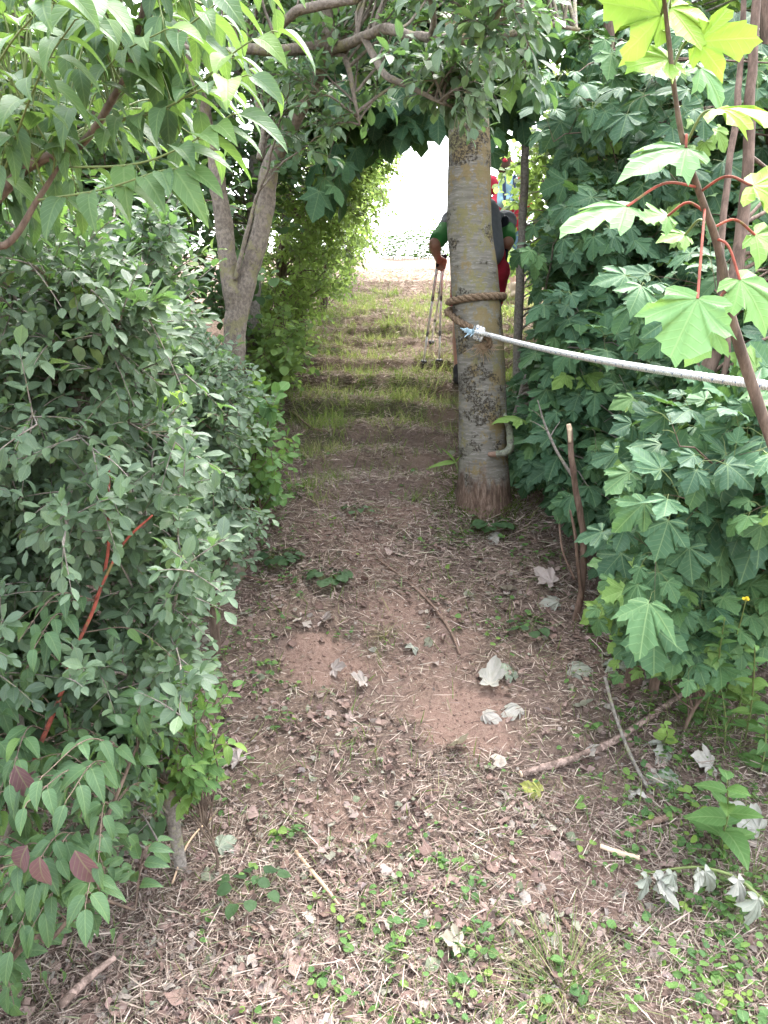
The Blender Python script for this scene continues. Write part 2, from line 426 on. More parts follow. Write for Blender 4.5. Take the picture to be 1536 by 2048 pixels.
# ------------------------------------------------------------------ world, sun, camera
SUN_EL, SUN_AZ = rad(62), rad(22)     # azimuth clockwise from +y
w = bpy.data.worlds.new('World'); S.world = w; w.use_nodes = True
k = NT(w.node_tree); w.node_tree.nodes.clear()
sky = k.n('ShaderNodeTexSky', sky_type='NISHITA', sun_disc=False, sun_elevation=SUN_EL, sun_rotation=SUN_AZ, dust_density=4., air_density=1.2, ozone_density=1.)
hs = k.n('ShaderNodeHueSaturation'); hs.inputs['Saturation'].default_value = .35; k.l(sky.outputs[0], hs.inputs['Color'])
bg = k.n('ShaderNodeBackground'); bg.inputs['Strength'].default_value = .15; k.l(hs.outputs[0], bg.inputs[0])
ow = k.n('ShaderNodeOutputWorld'); k.l(bg.outputs[0], ow.inputs[0])
sl = bpy.data.lights.new('sun', 'SUN'); sl.energy = .9; sl.angle = rad(40); sl.color = (1, .965, .93)
so = bpy.data.objects.new('sun', sl); C.objects.link(so)
sd = Vector((math.sin(SUN_AZ) * math.cos(SUN_EL), math.cos(SUN_AZ) * math.cos(SUN_EL), math.sin(SUN_EL)))
so.rotation_euler = sd.to_track_quat('Z', 'Y').to_euler(); so.location = (0, -3, 9)
cd = bpy.data.cameras.new('camera'); cd.sensor_fit = 'VERTICAL'; cd.angle = 2 * math.atan(1024 / F); cd.clip_start = .05; cd.clip_end = 1500
co = bpy.data.objects.new('camera', cd); C.objects.link(co); co.location = CAM; co.rotation_euler = (rad(90) - PITCH, 0, 0)
S.camera = co
S.view_settings.view_transform = 'Standard'; S.view_settings.look = 'None'; S.view_settings.gamma = 1
S.view_settings.exposure = 3.5
cy = S.cycles
cy.max_bounces = 7; cy.diffuse_bounces = 4; cy.glossy_bounces = 2; cy.transmission_bounces = 4; cy.transparent_max_bounces = 4
cy.caustics_reflective = False; cy.caustics_refractive = False; cy.sample_clamp_indirect = 6

# ------------------------------------------------------------------ ground and footpath
PATCH = [  # bare soil patches: pixel centre, half-size in metres, strength
    (790, 1022, .17, .09, 1), (925, 1440, .17, .14, 1), (645, 1325, .17, .10, .9), (775, 1190, .15, .16, .75), (740, 1110, .14, .16, .7),
    (700, 1640, .14, .08, .6), (1180, 1750, .22, .10, .55), (870, 1270, .2, .12, .6), (890, 850, .16, .10, .7), (860, 930, .2, .08, .4),
    (640, 1050, .13, .09, .6), (900, 790, .25, .08, .6), (850, 1360, .2, .12, .5)]
_pc = G([p[0] for p in PATCH], [p[1] for p in PATCH])

def path_x(y): return np.interp(y, [0, 2, 3, 4, 5, 6, 8, 10, 14, 18], [.1, .06, .06, .05, .12, .2, .42, .7, .95, 1.2])

def bare(x, y):
    b = np.zeros(np.shape(x))
    wob = (fbm(np.asarray(x) * 9, np.asarray(y) * 9, 21, 3) - .5) * 1.6
    for c, p in zip(_pc, PATCH):
        d = ((x - c[0]) / p[2]) ** 2 + ((y - c[1]) / p[3] / 1.6) ** 2
        b = np.maximum(b, p[4] * (1 - sstep(.5, 1.3, d + wob)))
    core = np.exp(-((x - path_x(y)) / .2) ** 2) * sstep(2.5, 3, y) * (1 - sstep(4.1, 5, y))
    return np.clip(np.maximum(b, core * .8 * sstep(.4, .6, fbm(np.asarray(x) * 6, np.asarray(y) * 6, 9, 3))), 0, 1)

def greenness(x, y):
    g = sstep(.45, .62, fbm(np.asarray(x) * 2.2, np.asarray(y) * 2.2, 31, 3))
    return g * sstep(4.2, 5, y) * (1 - sstep(9, 12, y))

def slope_sun(x, y): return sstep(6.5, 9.5, y) * (1 - .5 * greenness(x, y))  # sunlight painted on the upper slope, weaker where grass grows

xs = np.concatenate([-np.geomspace(150, 3.2, 22), np.arange(-3, 3.001, .026), np.geomspace(3.2, 150, 22)])
ys = np.concatenate([np.linspace(-60, -3, 10), np.arange(-2.5, 1, .15), np.arange(1, 6.5, .024), np.arange(6.5, 17, .07), np.geomspace(17.2, 320, 26)])
X, Y = np.meshgrid(xs, ys); Z = hgt(X, Y)
bb = bare(X, Y)
fine = np.exp(-np.maximum(np.abs(X) - 2.8, 0) * 3) * (Y < 12)
Z = Z + fine * .016 * (fbm(X * 16, Y * 16, 41, 3) - .5) * (1 - .7 * bb)
idx = np.arange(X.size).reshape(X.shape)
Q = np.stack([idx[:-1, :-1], idx[:-1, 1:], idx[1:, 1:], idx[1:, :-1]], -1).reshape(-1, 4)
VV = np.stack([X, Y, Z], -1).reshape(-1, 3)
AA = np.stack([bb, greenness(X, Y), slope_sun(X, Y)], -1).reshape(-1, 3)
fc = VV[Q].mean(1)
pw = .42 + .25 * (fbm(fc[:, 0] * 2, fc[:, 1] * 2, 51, 3) - .5) + .06 * np.maximum(fc[:, 1] - 6, 0)
onpath = (np.abs(fc[:, 0] - path_x(fc[:, 1])) < pw) & (fc[:, 1] > -2) & (fc[:, 1] < 16)
for nm, sel in (('ground', ~onpath), ('path', onpath)):
    q = Q[sel]; used = np.unique(q); mp = np.zeros(len(VV), int); mp[used] = np.arange(len(used))
    mb = MB(); mb.add(VV[used], [mp[q]], AA[used]); o = mb.build(nm, M['soil'])
    tag(o, 'earth bank covered with cut grass and dead leaves' if nm == 'ground' else 'trodden reddish earth footpath climbing between the hedges', nm, kind='structure')

def scat(n, x0=-1.7, x1=2.0, y0=1.15, y1=13., pw=1.6):
    """ground points, denser towards the viewer's end of the path"""
    u = rng.random(n)
    a = 1 - pw
    y = (y0 ** a + u * (y1 ** a - y0 ** a)) ** (1 / a)
    x = x0 + rng.random(n) * (x1 - x0) + np.maximum(y - 6, 0) * .12 * rng.random(n) * 1.5
    return x, y

def onground(x, y, lift=0.):
    return np.stack([x, y, hgt(x, y) + lift], -1)

def flat_dirs(n, tilt=.25):
    a = rng.random(n) * 2 * np.pi
    return nrm(np.stack([np.cos(a), np.sin(a), rng.normal(0, tilt, n)], -1))

UP = np.array([0, 0, 1.])
# dry mown grass and straw
x, y = scat(230000, pw=1.8)
keep = rng.random(len(x)) < (1 - .84 * bare(x, y)) * (.4 + .6 * sstep(.3, .6, fbm(x * 3, y * 3, 61, 3))) * 1
x, y = x[keep], y[keep]; cx, cy_ = scat(3800, x0=-1.1, x1=1.7, y0=3.3, y1=11.5, pw=1.05); nb = 34
x = np.concatenate([x, np.repeat(cx, nb) + rng.normal(0, .10, len(cx) * nb)]); y = np.concatenate([y, np.repeat(cy_, nb) + rng.normal(0, .05, len(cx) * nb)]); n = len(x)
mb = MB(); L = rng.gamma(2.4, .015, n).clip(.008, .12) * (1 + .06 * y)
leaves(mb, T_STRAW, onground(x, y, .004 + .022 * rng.random(n) ** 2), flat_dirs(n, .2), UP + .5 * rng.normal(size=(n, 3)), L, rng.uniform(.0008, .0023, n) * (1 + .22 * y), rnd=np.clip(rng.normal(.46, .29, n), 0, 1))
tag(mb.build('dry_grass', M['straw']), 'dry mown grass and straw strewn over the slope', 'grass', kind='stuff')
# brown leaf litter
x, y = scat(52000, y1=8.5, pw=2.0)
dens = (1 - .95 * bare(x, y)) * (.3 + .7 * sstep(.35, .6, fbm(x * 2.5, y * 2.5, 71, 3))) * (1 - .75 * sstep(3.8, 5., y))
keep = rng.random(len(x)) < dens
x, y = x[keep], y[keep]; n = len(x)
mb = MB(); L = rng.gamma(2.4, .0068, n).clip(.005, .048)
leaves(mb, T_CRUMP, onground(x, y, .004 + .014 * rng.random(n)), flat_dirs(n, .3), UP + .45 * rng.normal(size=(n, 3)), L, L * rng.uniform(.5, 1.3, n), rnd=np.clip(rng.beta(1.7, 1.9, n), 0, 1))
tag(mb.build('leaf_litter', M['litter']), 'small brown and grey dead leaves lying over the bank', 'dead leaves', kind='stuff')
# crumbs of soil and grit on the trodden patches
x, y = scat(26000, x0=-.7, x1=1., y1=7, pw=1.7); keep = rng.random(len(x)) < .12 + .88 * bare(x, y); x, y = x[keep], y[keep]; n = len(x)
oc = np.array([(1, 0, 0, 0), (-1, 0, 0, 0), (0, 1, 0, 0), (0, -1, 0, 0), (0, 0, .8, 0), (0, 0, -.8, 0)], float); of = np.array([(0, 2, 4), (2, 1, 4), (1, 3, 4), (3, 0, 4), (2, 0, 5), (1, 2, 5), (3, 1, 5), (0, 3, 5)])
mb = MB(); L = rng.gamma(1.6, .0016, n).clip(.0012, .012)
leaves(mb, [(oc + np.random.default_rng(k).normal(0, .22, oc.shape) * [1, 1, 1, 0], [of], np.column_stack([np.full(6, .1), np.zeros(6)])) for k in range(5)], onground(x, y, .001), flat_dirs(n, .3), UP + .4 * rng.normal(size=(n, 3)), L, L * rng.uniform(.7, 1.3, n))
tag(mb.build('soil_crumbs', M['crumb'], smooth=False), 'loose crumbs of reddish soil and grit on the trodden patches', 'soil crumbs', kind='stuff')
# short green grass, mostly on the worn steps further up
x, y = scat(26000, x0=-1.3, y0=1.2, y1=12., pw=1.1)
g = .10 + .45 * sstep(.45, .6, fbm(x * 2.2, y * 2.2, 31, 3)) * sstep(4., 5., y)
g = np.maximum(g, .5 * sstep(.62, .7, fbm(x * 4, y * 4, 81, 3)))
keep = rng.random(len(x)) < g * (1 - .9 * bare(x, y)) * (1 - .55 * sstep(8, 11, y))
x, y = x[keep], y[keep]
cx, cy_ = scat(1500, x0=-1.2, x1=1.7, y0=3.9, y1=10.5, pw=.9)
ck = rng.random(1500) < (.30 + .45 * greenness(cx, cy_)) * (1 - .9 * bare(cx, cy_)); cx, cy_ = cx[ck], cy_[ck]
nb = 26; rad_ = rng.uniform(.02, .09, len(cx))
cs_ = rng.uniform(.6, 1.5, len(cx)); ct_ = rng.normal(.62, .2, len(cx))
x = np.concatenate([x, np.repeat(cx, nb) + rng.normal(0, 1, len(cx) * nb) * np.repeat(rad_, nb)]); y = np.concatenate([y, np.repeat(cy_, nb) + rng.normal(0, .7, len(cx) * nb) * np.repeat(rad_, nb)])
n = len(x); m_ = len(cx) * nb
sc = np.concatenate([np.ones(n - m_), np.repeat(cs_, nb)]); tn = np.concatenate([rng.normal(.45, .27, n - m_), np.repeat(ct_, nb) + rng.normal(0, .17, m_)])
mb = MB(); L = rng.uniform(.04, .11, n) * (.8 + .04 * y) * sc
d = nrm(np.stack([rng.normal(0, .5, n), rng.normal(0, .5, n), np.full(n, 1.)], -1))
leaves(mb, T_BLADE, onground(x, y, -.004), d, runit(n), L, rng.uniform(.0035, .0065, n) * (.7 + .1 * y), rnd=np.clip(tn, 0, 1))
tag(mb.build('grass', M['grass']), 'short green grass growing on the earth steps of the path', 'grass', kind='stuff')
# low herbs
x, y = scat(7000, y1=7.5, pw=1.9)
cl = sstep(.52, .66, fbm(x * 2.6, y * 2.6, 91, 3))
cl = cl * .28; cl = np.maximum(cl, sstep(.5, .95, x - .12 * (y - 2)) * (1 - sstep(2.6, 3.4, y)) * .95); cl = np.maximum(cl, .8 * np.exp(-((x - .42) / .28) ** 2 - ((y - 3.65) / .3) ** 2))
cl = np.maximum(cl, sstep(.12, -.15, x + .33 + .02 * y) * sstep(2.6, 3.2, y) * (1 - sstep(4.4, 5, y)) * 1.)
keep = rng.random(len(x)) < (.03 + cl * .9) * (1 - .95 * bare(x, y)); x, y = x[keep], y[keep]; n = len(x)
mb = MB(); K = 4
px_ = np.repeat(x, K) + rng.normal(0, .022, n * K); py_ = np.repeat(y, K) + rng.normal(0, .022, n * K)
r = np.clip(np.repeat(rng.normal(.45, .22, n), K) + rng.normal(0, .1, n * K), 0, 1)
pp = onground(px_, py_, .012 + .03 * rng.random(n * K)); L = rng.uniform(.012, .024, n * K) * np.repeat(rng.uniform(.6, 1.5, n), K)
leaves(mb, T_ROUND, pp, flat_dirs(n * K, .25), UP + .35 * rng.normal(size=(n * K, 3)), L, L * rng.uniform(.75, 1.1, n * K), rnd=r)
gp = onground(px_, py_); tubes(mb, np.stack([gp, pp], 1), np.full((n * K, 2), .0006), 3, mi=1)
tag(mb.build('ground_cover', [M['cover'], M['greenstem']]), 'low round-leaved green herbs creeping among the dead leaves', 'ground cover', kind='stuff')

# ------------------------------------------------------------------ plants
def in_poly(px, py, poly):
    poly = np.asarray(poly, float); c = np.zeros(len(px), bool); j = len(poly) - 1
    for i in range(len(poly)):
        xi, yi = poly[i]; xj, yj = poly[j]
        hit = ((yi > py) != (yj > py)) & (px < (xj - xi) * (py - yi) / (yj - yi + 1e-9) + xi)
        c ^= hit; j = i
    return c

def vol(poly, d0, d1, n, bias=1., clear=.05):
    """points filling the space a plant occupies between two distances"""
    poly = np.asarray(poly, float); lo, hi = poly.min(0), poly.max(0); out = []; got = 0
    for _ in range(60):
        px = rng.uniform(lo[0], hi[0], 4 * n); py = rng.uniform(lo[1], hi[1], 4 * n)
        m = in_poly(px, py, poly); px, py = px[m], py[m]
        p = P(px, py, d0 + (d1 - d0) * rng.random(len(px)) ** bias)
        p = p[p[:, 2] > hgt(p[:, 0], p[:, 1]) + clear]
        out.append(p); got += len(p)
        if got >= n: break
    return np.concatenate(out)[:n]

def limb(mb, pts, r, n=None, sides=10, wob=.004, mi=0):
    """one woody stem through points; r = radii at the points"""
    n = n or max(10, 7 * len(pts))
    p = spline(pts, n); rr = np.interp(np.linspace(0, 1, n), np.linspace(0, 1, len(r)), r)
    s1 = rng.random(3) * 99; L_ = np.concatenate([[0], np.cumsum(np.linalg.norm(np.diff(p, axis=0), axis=1))])
    p = p + np.stack([vn(L_ * 9 + s, L_ * 0) - .5 + .5 * (vn(L_ * 24 + s, L_ * 0) - .5) for s in s1], -1) * wob * 3.2 * np.sin(np.linspace(0, np.pi, n) ** .6)[:, None] * np.minimum(1, rr[:, None] / .02)
    so_ = rng.random() * 99; u_ = np.arange(n) * .45 + so_
    rr = rr * (1 + .14 * (vn(u_, u_ * 0) - .5))
    tubes(mb, p, rr, sides, mi=mi, cap=True)
    return p, rr

def grow(mb, stems, targets, tm, lsize, nsp=8, splen=(.1, .22), K=9, lw=1., ang=52, droop=.15, hang=.15, up=.7, nl=(0, -.35, .3), wr=.4, opp=False,
         pet=.1, tfrom=.3, br=.004, petr=0, tone=(.45, .2), leafdir=None):
    """branches from the stems to the targets, leafy sprigs along them: wood to slot 1, leaves to slot 0 of mb"""
    SP = np.concatenate([s[0] for s in stems]); nT = len(targets)
    D = np.linalg.norm(SP[None] - (targets - np.array([0, 0, .25]))[:, None], axis=2) + rng.random((nT, len(SP))) * .25
    b = SP[np.argmin(D, 1)]
    ln = np.linalg.norm(targets - b, axis=1, keepdims=True)
    c = b + .5 * (targets - b) + np.array([0, 0, .18]) * ln + rng.normal(0, .1, (nT, 3)) * ln
    t = np.linspace(0, 1, 9)[None, :, None]
    path = b[:, None] * (1 - t) ** 2 + 2 * c[:, None] * t * (1 - t) + targets[:, None] * t * t
    path = path + rng.normal(0, .012, path.shape) * np.minimum(ln[:, None], .6) * (t > 0)
    rr = br * (1.0 - .8 * t[..., 0]) * (.6 + .5 * np.minimum(ln, 1.2)) + .0008
    tubes(mb, path, rr, 5, mi=1)
    # sprigs
    ts = tfrom + (1 - tfrom) * (np.arange(nsp)[None] + rng.random((nT, nsp))) / nsp
    ts[:, -1] = 1.
    f = ts * 8; i0 = np.minimum(f.astype(int), 7); fr = (f - i0)[..., None]
    ar = np.arange(nT)[:, None]
    sb = path[ar, i0] * (1 - fr) + path[ar, i0 + 1] * fr
    T = nrm(path[ar, i0 + 1] - path[ar, i0])
    N = nT * nsp; sb = sb.reshape(N, 3); T = T.reshape(N, 3)
    sdv = nrm(T * .7 + runit(N) * .8 + np.array([0, -.12, .12]))
    L = rng.uniform(*splen, N)
    tt = np.linspace(0, 1, 5)[None, :, None]
    sp_ = sb[:, None] + sdv[:, None] * (L[:, None, None] * tt) - UP * (droop * L[:, None, None] * tt ** 2)
    tubes(mb, sp_, np.maximum(.0021 * (1 - .75 * tt[..., 0]) * np.ones((N, 1)), .0005), 3, mi=1)
    tk = (np.arange(K) + 1) / K
    if opp: tk = np.repeat((np.arange((K + 1) // 2) + 1) / ((K + 1) // 2), 2)[:K]
    tk = tk[None, :, None]
    lp = sb[:, None] + sdv[:, None] * (L[:, None, None] * tk) - UP * (droop * L[:, None, None] * tk ** 2)
    tg = nrm(sdv[:, None] - UP * (2 * droop * tk))
    e1 = nrm(np.cross(sdv, UP + .01)); e2 = np.cross(sdv, e1)
    kk = np.arange(K)[None]
    phi = (kk // 2 * 1.57 + kk % 2 * math.pi if opp else kk * 2.4) + rng.random((N, 1)) * 6.28 + rng.normal(0, .3, (N, K))
    radl = np.cos(phi)[..., None] * e1[:, None] + np.sin(phi)[..., None] * e2[:, None]
    al = np.radians(ang + rng.normal(0, 14, (N, K)))[..., None]
    al[:, -1] *= .3
    ld = nrm(tg * np.cos(al) + radl * np.sin(al) - UP * hang + (0 if leafdir is None else np.array(leafdir)))
    sz = rng.uniform(*lsize, (N, K)) * (.75 + .5 * rng.random((N, 1)))
    ld = ld.reshape(-1, 3); lp = lp.reshape(-1, 3); sz = sz.ravel()
    if petr:
        q = lp + ld * (sz * pet)[:, None]
        mid = (lp + q) / 2 + UP * (sz * pet * .12)[:, None]
        tubes(mb, np.stack([lp, mid, q], 1), np.full((len(lp), 3), petr), 3, mi=2)
        ld = nrm(ld - UP * .45); lp = q
    else:
        lp = lp + ld * (sz * pet)[:, None]
    nn = UP * up + np.array(nl) + runit(len(lp)) * wr
    keep = (lp[:, 2] > hgt(lp[:, 0], lp[:, 1]) + .01) & (np.linalg.norm(lp - CAM, axis=1) > .62)
    rx = (lp[:, 0] - ROPE0[0]) / (ROPE1[0] - ROPE0[0]); ry = ROPE0[1] + rx * (ROPE1[1] - ROPE0[1]); rz = ROPE0[2] + rx * (ROPE1[2] - ROPE0[2])
    keep &= ~((rx > -.05) & (lp[:, 1] < ry + .06) & (np.abs(lp[:, 2] - rz) < .20))     # foliage is held back where the rope runs
    tone_ = np.clip(np.repeat(rng.normal(tone[0], tone[1], N), K) + rng.normal(0, .1, N * K), 0, 1)
    leaves(mb, tm, lp[keep], ld[keep], nn[keep], sz[keep], sz[keep] * lw, rnd=tone_[keep])

ROPE0, ROPE1 = P(982, 671, 3.82), P(1536, 771, 1.88)

def shrub(name, label, cat, stems, wood, targets, leafmat, tm, lsize, group=None, pet_mat=None, stem_name='trunk', **kw):
    """stems: list of (points, radii); the first point of the first stem is the foot"""
    root = thing(name, label, cat, stems[0][0][0], group)
    sk = []
    for pts, r in stems:
        mb = MB(); sk.append(limb(mb, pts, r)); mb.build(stem_name if len(sk) == 1 else 'branch', wood, root)
    mb = MB(); grow(mb, sk, targets, tm, lsize, **kw)
    mb.build('crown', [leafmat, wood, pet_mat or M['greenstem']], root)
    return root

def pxs(lst):
    """[(px, py, d), ...] -> points"""
    a = np.array(lst, float); return P(a[:, 0], a[:, 1], a[:, 2])

def foot(px, d):
    """ground point on the line of sight column px at distance d"""
    x = (px - 768) / F * d / CPT; return np.array([x, d, float(hgt(x, d)) - .03])
# ---- the roped tree: smooth grey trunk with ochre lichen
TD = 4.0
TK = [(966, 1045, 126), (968, 1012, 112), (968, 980, 105), (967, 900, 97), (963, 740, 91), (952, 600, 93), (945, 520, 88), (938, 440, 84), (939, 300, 79), (933, 180, 70), (926, 60, 64), (915, -120, 56), (905, -420, 44), (880, -900, 26), (860, -1300, 12)]
tkp = pxs([(a, b, TD) for a, b, c in TK]); tkr = np.array([c for a, b, c in TK]) / F * TD / 2
base = tkp[0].copy()
roped = thing('roped_tree', 'smooth grey tree with ochre lichen and black flakes, brown rope tied round it', 'tree', base)
nr, nsd = 300, 72
cz = spline(tkp, nr); cr = np.interp(np.linspace(0, 1, nr), np.linspace(0, 1, len(tkr)), tkr)
th = np.linspace(0, 2 * np.pi, nsd, endpoint=False)
zz = cz[:, 2] - base[2]
flare = np.exp(-np.maximum(zz, 0) / .16)
RR = cr[:, None] * (1 + .035 * (fbm(np.cos(th)[None] * 1.5 + 5, zz[:, None] * 3 + np.sin(th)[None], 3, 3) - .5) * 2
     + .36 * flare[:, None] * (fbm(np.cos(th)[None] * 2 + 9, np.sin(th)[None] * 2 + zz[:, None] * .5, 8, 2) - .3)
     + .03 * (fbm(np.cos(th)[None] * 7, zz[:, None] * 14 + np.sin(th)[None] * 7, 14, 3) - .5))
for (zz0, a0, amp, wd) in ((.64, -1.3, .10, .05), (.42, -1.35, -.05, .04), (1.02, -1.9, .05, .05), (1.3, -.6, .06, .06), (.2, -1.2, .05, .05)):
    da = np.angle(np.exp(1j * (th - a0)))
    RR = RR + cr[:, None] * amp * np.exp(-((zz[:, None] - zz0) / wd) ** 2 - (da[None] / .4) ** 2)
V = np.stack([cz[:, None, 0] + RR * np.cos(th), cz[:, None, 1] + RR * np.sin(th), np.broadcast_to(cz[:, None, 2], RR.shape)], -1)
ii = np.arange(nr * nsd).reshape(nr, nsd)
mb = MB(); mb.add(V, [np.stack([ii[:-1], np.roll(ii, -1, 1)[:-1], np.roll(ii, -1, 1)[1:], ii[1:]], -1).reshape(-1, 4)])
mb.build('trunk', M['trunk'], roped)
def trunk_at(z):
    """centre and radius of the roped trunk at a height"""
    return np.array([np.interp(z, cz[:, 2], cz[:, 0]), np.interp(z, cz[:, 2], cz[:, 1]), z]), np.interp(z, cz[:, 2], cr)
# lichen-grey side branch curling at the foot, and its broken pink end
M['lichenwood'] = bark_mat('lichen crusted bark', (.10, .10, .08), (.27, .28, .22), (.22, .24, .16), .5, 1., (1, 1, 1), .012, 30)
mb = MB(); limb(mb, pxs([(1002, 815, 3.98), (1014, 845, 3.9), (1021, 872, 3.86), (1024, 893, 3.84), (1010, 905, 3.83), (992, 908, 3.86)]), [.012, .016, .018, .019, .018, .016], 60, 14, .004)
sb_ = mb.build('branch', M['lichenwood'], roped); tag(sb_, 'pale lichen covered side branch curling back to the trunk')
mb = MB(); limb(mb, pxs([(993, 908, 3.852), (982, 908, 3.845), (976, 907, 3.845)]), [.015, .014, .008], 12, 10, .003)
mb.build('broken_end', plain_mat('torn bark', (.22, .145, .11), .9, .1, .5, 150, .8, .005), sb_)
mb = MB(); n = 1900; a = rng.random(n) * 6.28; rr_ = .15 + .17 * rng.random(n) ** 1.3
mx_ = base[0] + rr_ * np.cos(a); my_ = base[1] + rr_ * np.sin(a)
mz = hgt(mx_, my_) + np.maximum(.06 - (rr_ - .15) * .8, 0) * rng.random(n)
leaves(mb, T_BLADE, np.stack([mx_, my_, mz], -1), nrm(np.stack([np.cos(a), np.sin(a), .4 + rng.random(n)], -1) + runit(n) * .6), runit(n), rng.uniform(.012, .03, n), rng.uniform(.003, .006, n))
mb.build('moss', M['moss'], roped)
ctop = vol([(300, -1500), (1500, -1500), (1500, -420), (900, -300), (300, -420)], 2.8, 4.6, 12)
mb = MB(); grow(mb, [(cz[150:], cr[150:])], ctop, T_ROUND, (.05, .07), nsp=7, K=7, splen=(.15, .35), br=.010)
mb.build('crown', [M['syc'], M['wood'], M['greenstem']], roped)

# ---- forked fruit tree with the limb that arches over the path
f0 = foot(455, 3.4)
fork = thing('forked_tree', 'lichened tree forking low among the shrubs, its limb arching over the path', 'tree', f0)
sk = []
def fl(nm, pts, r, **kw):
    mb = MB(); s = limb(mb, pts, np.array(r), wob=.0035, **kw); sk.append(s); return mb.build(nm, M['fruit'], fork)
fl('trunk', np.vstack([f0, pxs([(455, 900, 3.4), (466, 720, 3.4), (474, 625, 3.4), (500, 545, 3.4), (525, 450, 3.4), (536, 355, 3.4), (562, 290, 3.38), (608, 205, 3.3), (642, 140, 3.2), (658, 95, 3.1), (655, 10, 3.1), (640, -160, 3.0), (600, -420, 3.)])]),
   [.065, .052, .048, .052, .040, .038, .039, .032, .028, .026, .024, .02, .016, .01], n=130, sides=16)
fl('limb', pxs([(474, 640, 3.4), (462, 575, 3.38), (452, 500, 3.38), (447, 440, 3.38), (434, 360, 3.36), (424, 300, 3.36), (400, 190, 3.3), (360, 40, 3.2), (300, -200, 3.1)]), [.044, .038, .036, .037, .032, .027, .022, .018, .012], n=80, sides=14)
arch = pxs([(655, 100, 3.1), (690, 88, 3.0), (728, 73, 2.9), (770, 56, 2.8), (820, 72, 2.72), (868, 76, 2.66), (935, 82, 2.6), (1010, 72, 2.6), (1080, 48, 2.62), (1160, 60, 2.65)])
fl('limb', arch + 0, [.019, .018, .016, .017, .015, .015, .013, .011, .009, .005], n=90, sides=12)
fl('limb', pxs([(657, 92, 3.1), (610, 97, 3.05), (560, 100, 3.), (490, 97, 2.95), (430, 110, 2.9), (360, 90, 2.8)]), [.022, .02, .019, .018, .014, .008], n=60)
fl('limb', pxs([(545, 100, 3.), (548, 66, 2.98), (590, 25, 2.9), (640, 12, 2.85), (710, -5, 2.8), (800, -60, 2.7)]), [.014, .016, .016, .015, .013, .009], n=60)
fl('branch', pxs([(728, 75, 2.9), (752, 120, 2.85), (775, 152, 2.8), (830, 180, 2.75), (890, 210, 2.7)]), [.013, .012, .012, .009, .005], n=40)
fl('branch', pxs([(945, 83, 2.6), (975, 60, 2.5), (1000, 20, 2.45), (1010, -60, 2.4)]), [.010, .009, .007, .005], n=30)
fl('branch', pxs([(860, 76, 2.66), (868, 30, 2.6), (850, -40, 2.5)]), [.010, .009, .006], n=24)
fl('branch', pxs([(655, 100, 3.1), (690, 118, 3.05), (705, 170, 3.0), (720, 250, 3.)]), [.012, .011, .009, .004], n=30)
fl('branch', pxs([(520, 320, 3.42), (528, 250, 3.45), (510, 180, 3.5), (495, 60, 3.5)]), [.018, .014, .011, .008], n=30)
fl('branch', pxs([(470, 560, 3.35), (485, 500, 3.33), (498, 450, 3.32), (512, 390, 3.32)]), [.010, .009, .008, .005], n=24)
tg = np.concatenate([vol([(420, -250), (1130, -250), (1180, 60), (1150, 130), (960, 130), (880, 60), (720, 40), (560, 70), (420, 60)], 2.85, 3.6, 64), vol([(800, -250), (1130, -250), (1160, 60), (960, 70), (820, 20)], 2.3, 2.7, 16),
    vol([(520, 90), (720, 90), (760, 170), (700, 260), (640, 270), (560, 200)], 2.9, 3.6, 16),
    vol([(735, 90), (830, 100), (960, 110), (1080, 80), (1030, 200), (980, 240), (900, 250), (800, 200), (735, 140)], 2.6, 3., 13)])
mb = MB(); grow(mb, sk[2:], tg, T_PLUM, (.036, .062), nsp=6, K=8, splen=(.06, .16), droop=.25, hang=.1, br=.006, tone=(.5, .22), up=.6)
mb.build('crown', [M['plum'], M['fruit'], M['greenstem']], fork)

# ---- left side: shrubs
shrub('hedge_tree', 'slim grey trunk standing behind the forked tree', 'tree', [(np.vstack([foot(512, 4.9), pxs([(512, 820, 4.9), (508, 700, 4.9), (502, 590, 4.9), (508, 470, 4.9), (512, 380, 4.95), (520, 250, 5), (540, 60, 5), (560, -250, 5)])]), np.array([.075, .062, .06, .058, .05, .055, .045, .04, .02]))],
      M['grey'], vol([(340, -300), (700, -300), (720, 120), (640, 330), (560, 400), (490, 600), (340, 600)], 4.3, 5.8, 150), M['dark'], T_ROUND, (.04, .06), nsp=6, K=8, splen=(.12, .3), br=.008)

PLUMA = [(-500, 430), (150, 440), (290, 590), (370, 700), (400, 770), (410, 880), (400, 1000), (390, 1090), (390, 1230), (370, 1330), (355, 1470), (330, 1500), (200, 1400), (-500, 1350)]
st1 = (np.vstack([foot(322, 1.95), pxs([(318, 1470, 1.95), (327, 1400, 1.94), (318, 1300, 1.95), (330, 1180, 1.97), (312, 1110, 2.0), (286, 1050, 2.02), (258, 980, 2.05), (235, 860, 2.1), (250, 700, 2.15), (220, 480, 2.2)])]), np.array([.018, .016, .0155, .015, .014, .0125, .012, .011, .009, .006]))
st2 = (pxs([(60, 1500, 1.9), (80, 1100, 1.85), (100, 980, 1.8), (130, 880, 1.75), (170, 760, 1.7), (215, 640, 1.7), (250, 520, 1.75)]), np.array([.014, .013, .012, .010, .008, .007, .004]))
st3 = (pxs([(300, 1060, 2.0), (180, 900, 2.1), (70, 750, 2.1), (-20, 640, 2.1)]), np.array([.012, .010, .008, .004]))
tg = np.concatenate([vol(PLUMA, 1.55, 2.5, 300, .9), vol(PLUMA, 1.3, 1.75, 80), vol([(-400, 300), (330, 380), (405, 600), (390, 720), (-400, 620)], 2.1, 3.1, 90), vol([(-500, 1250), (330, 1300), (330, 1500), (230, 1600), (-500, 1600)], 1.6, 2.2, 60)])
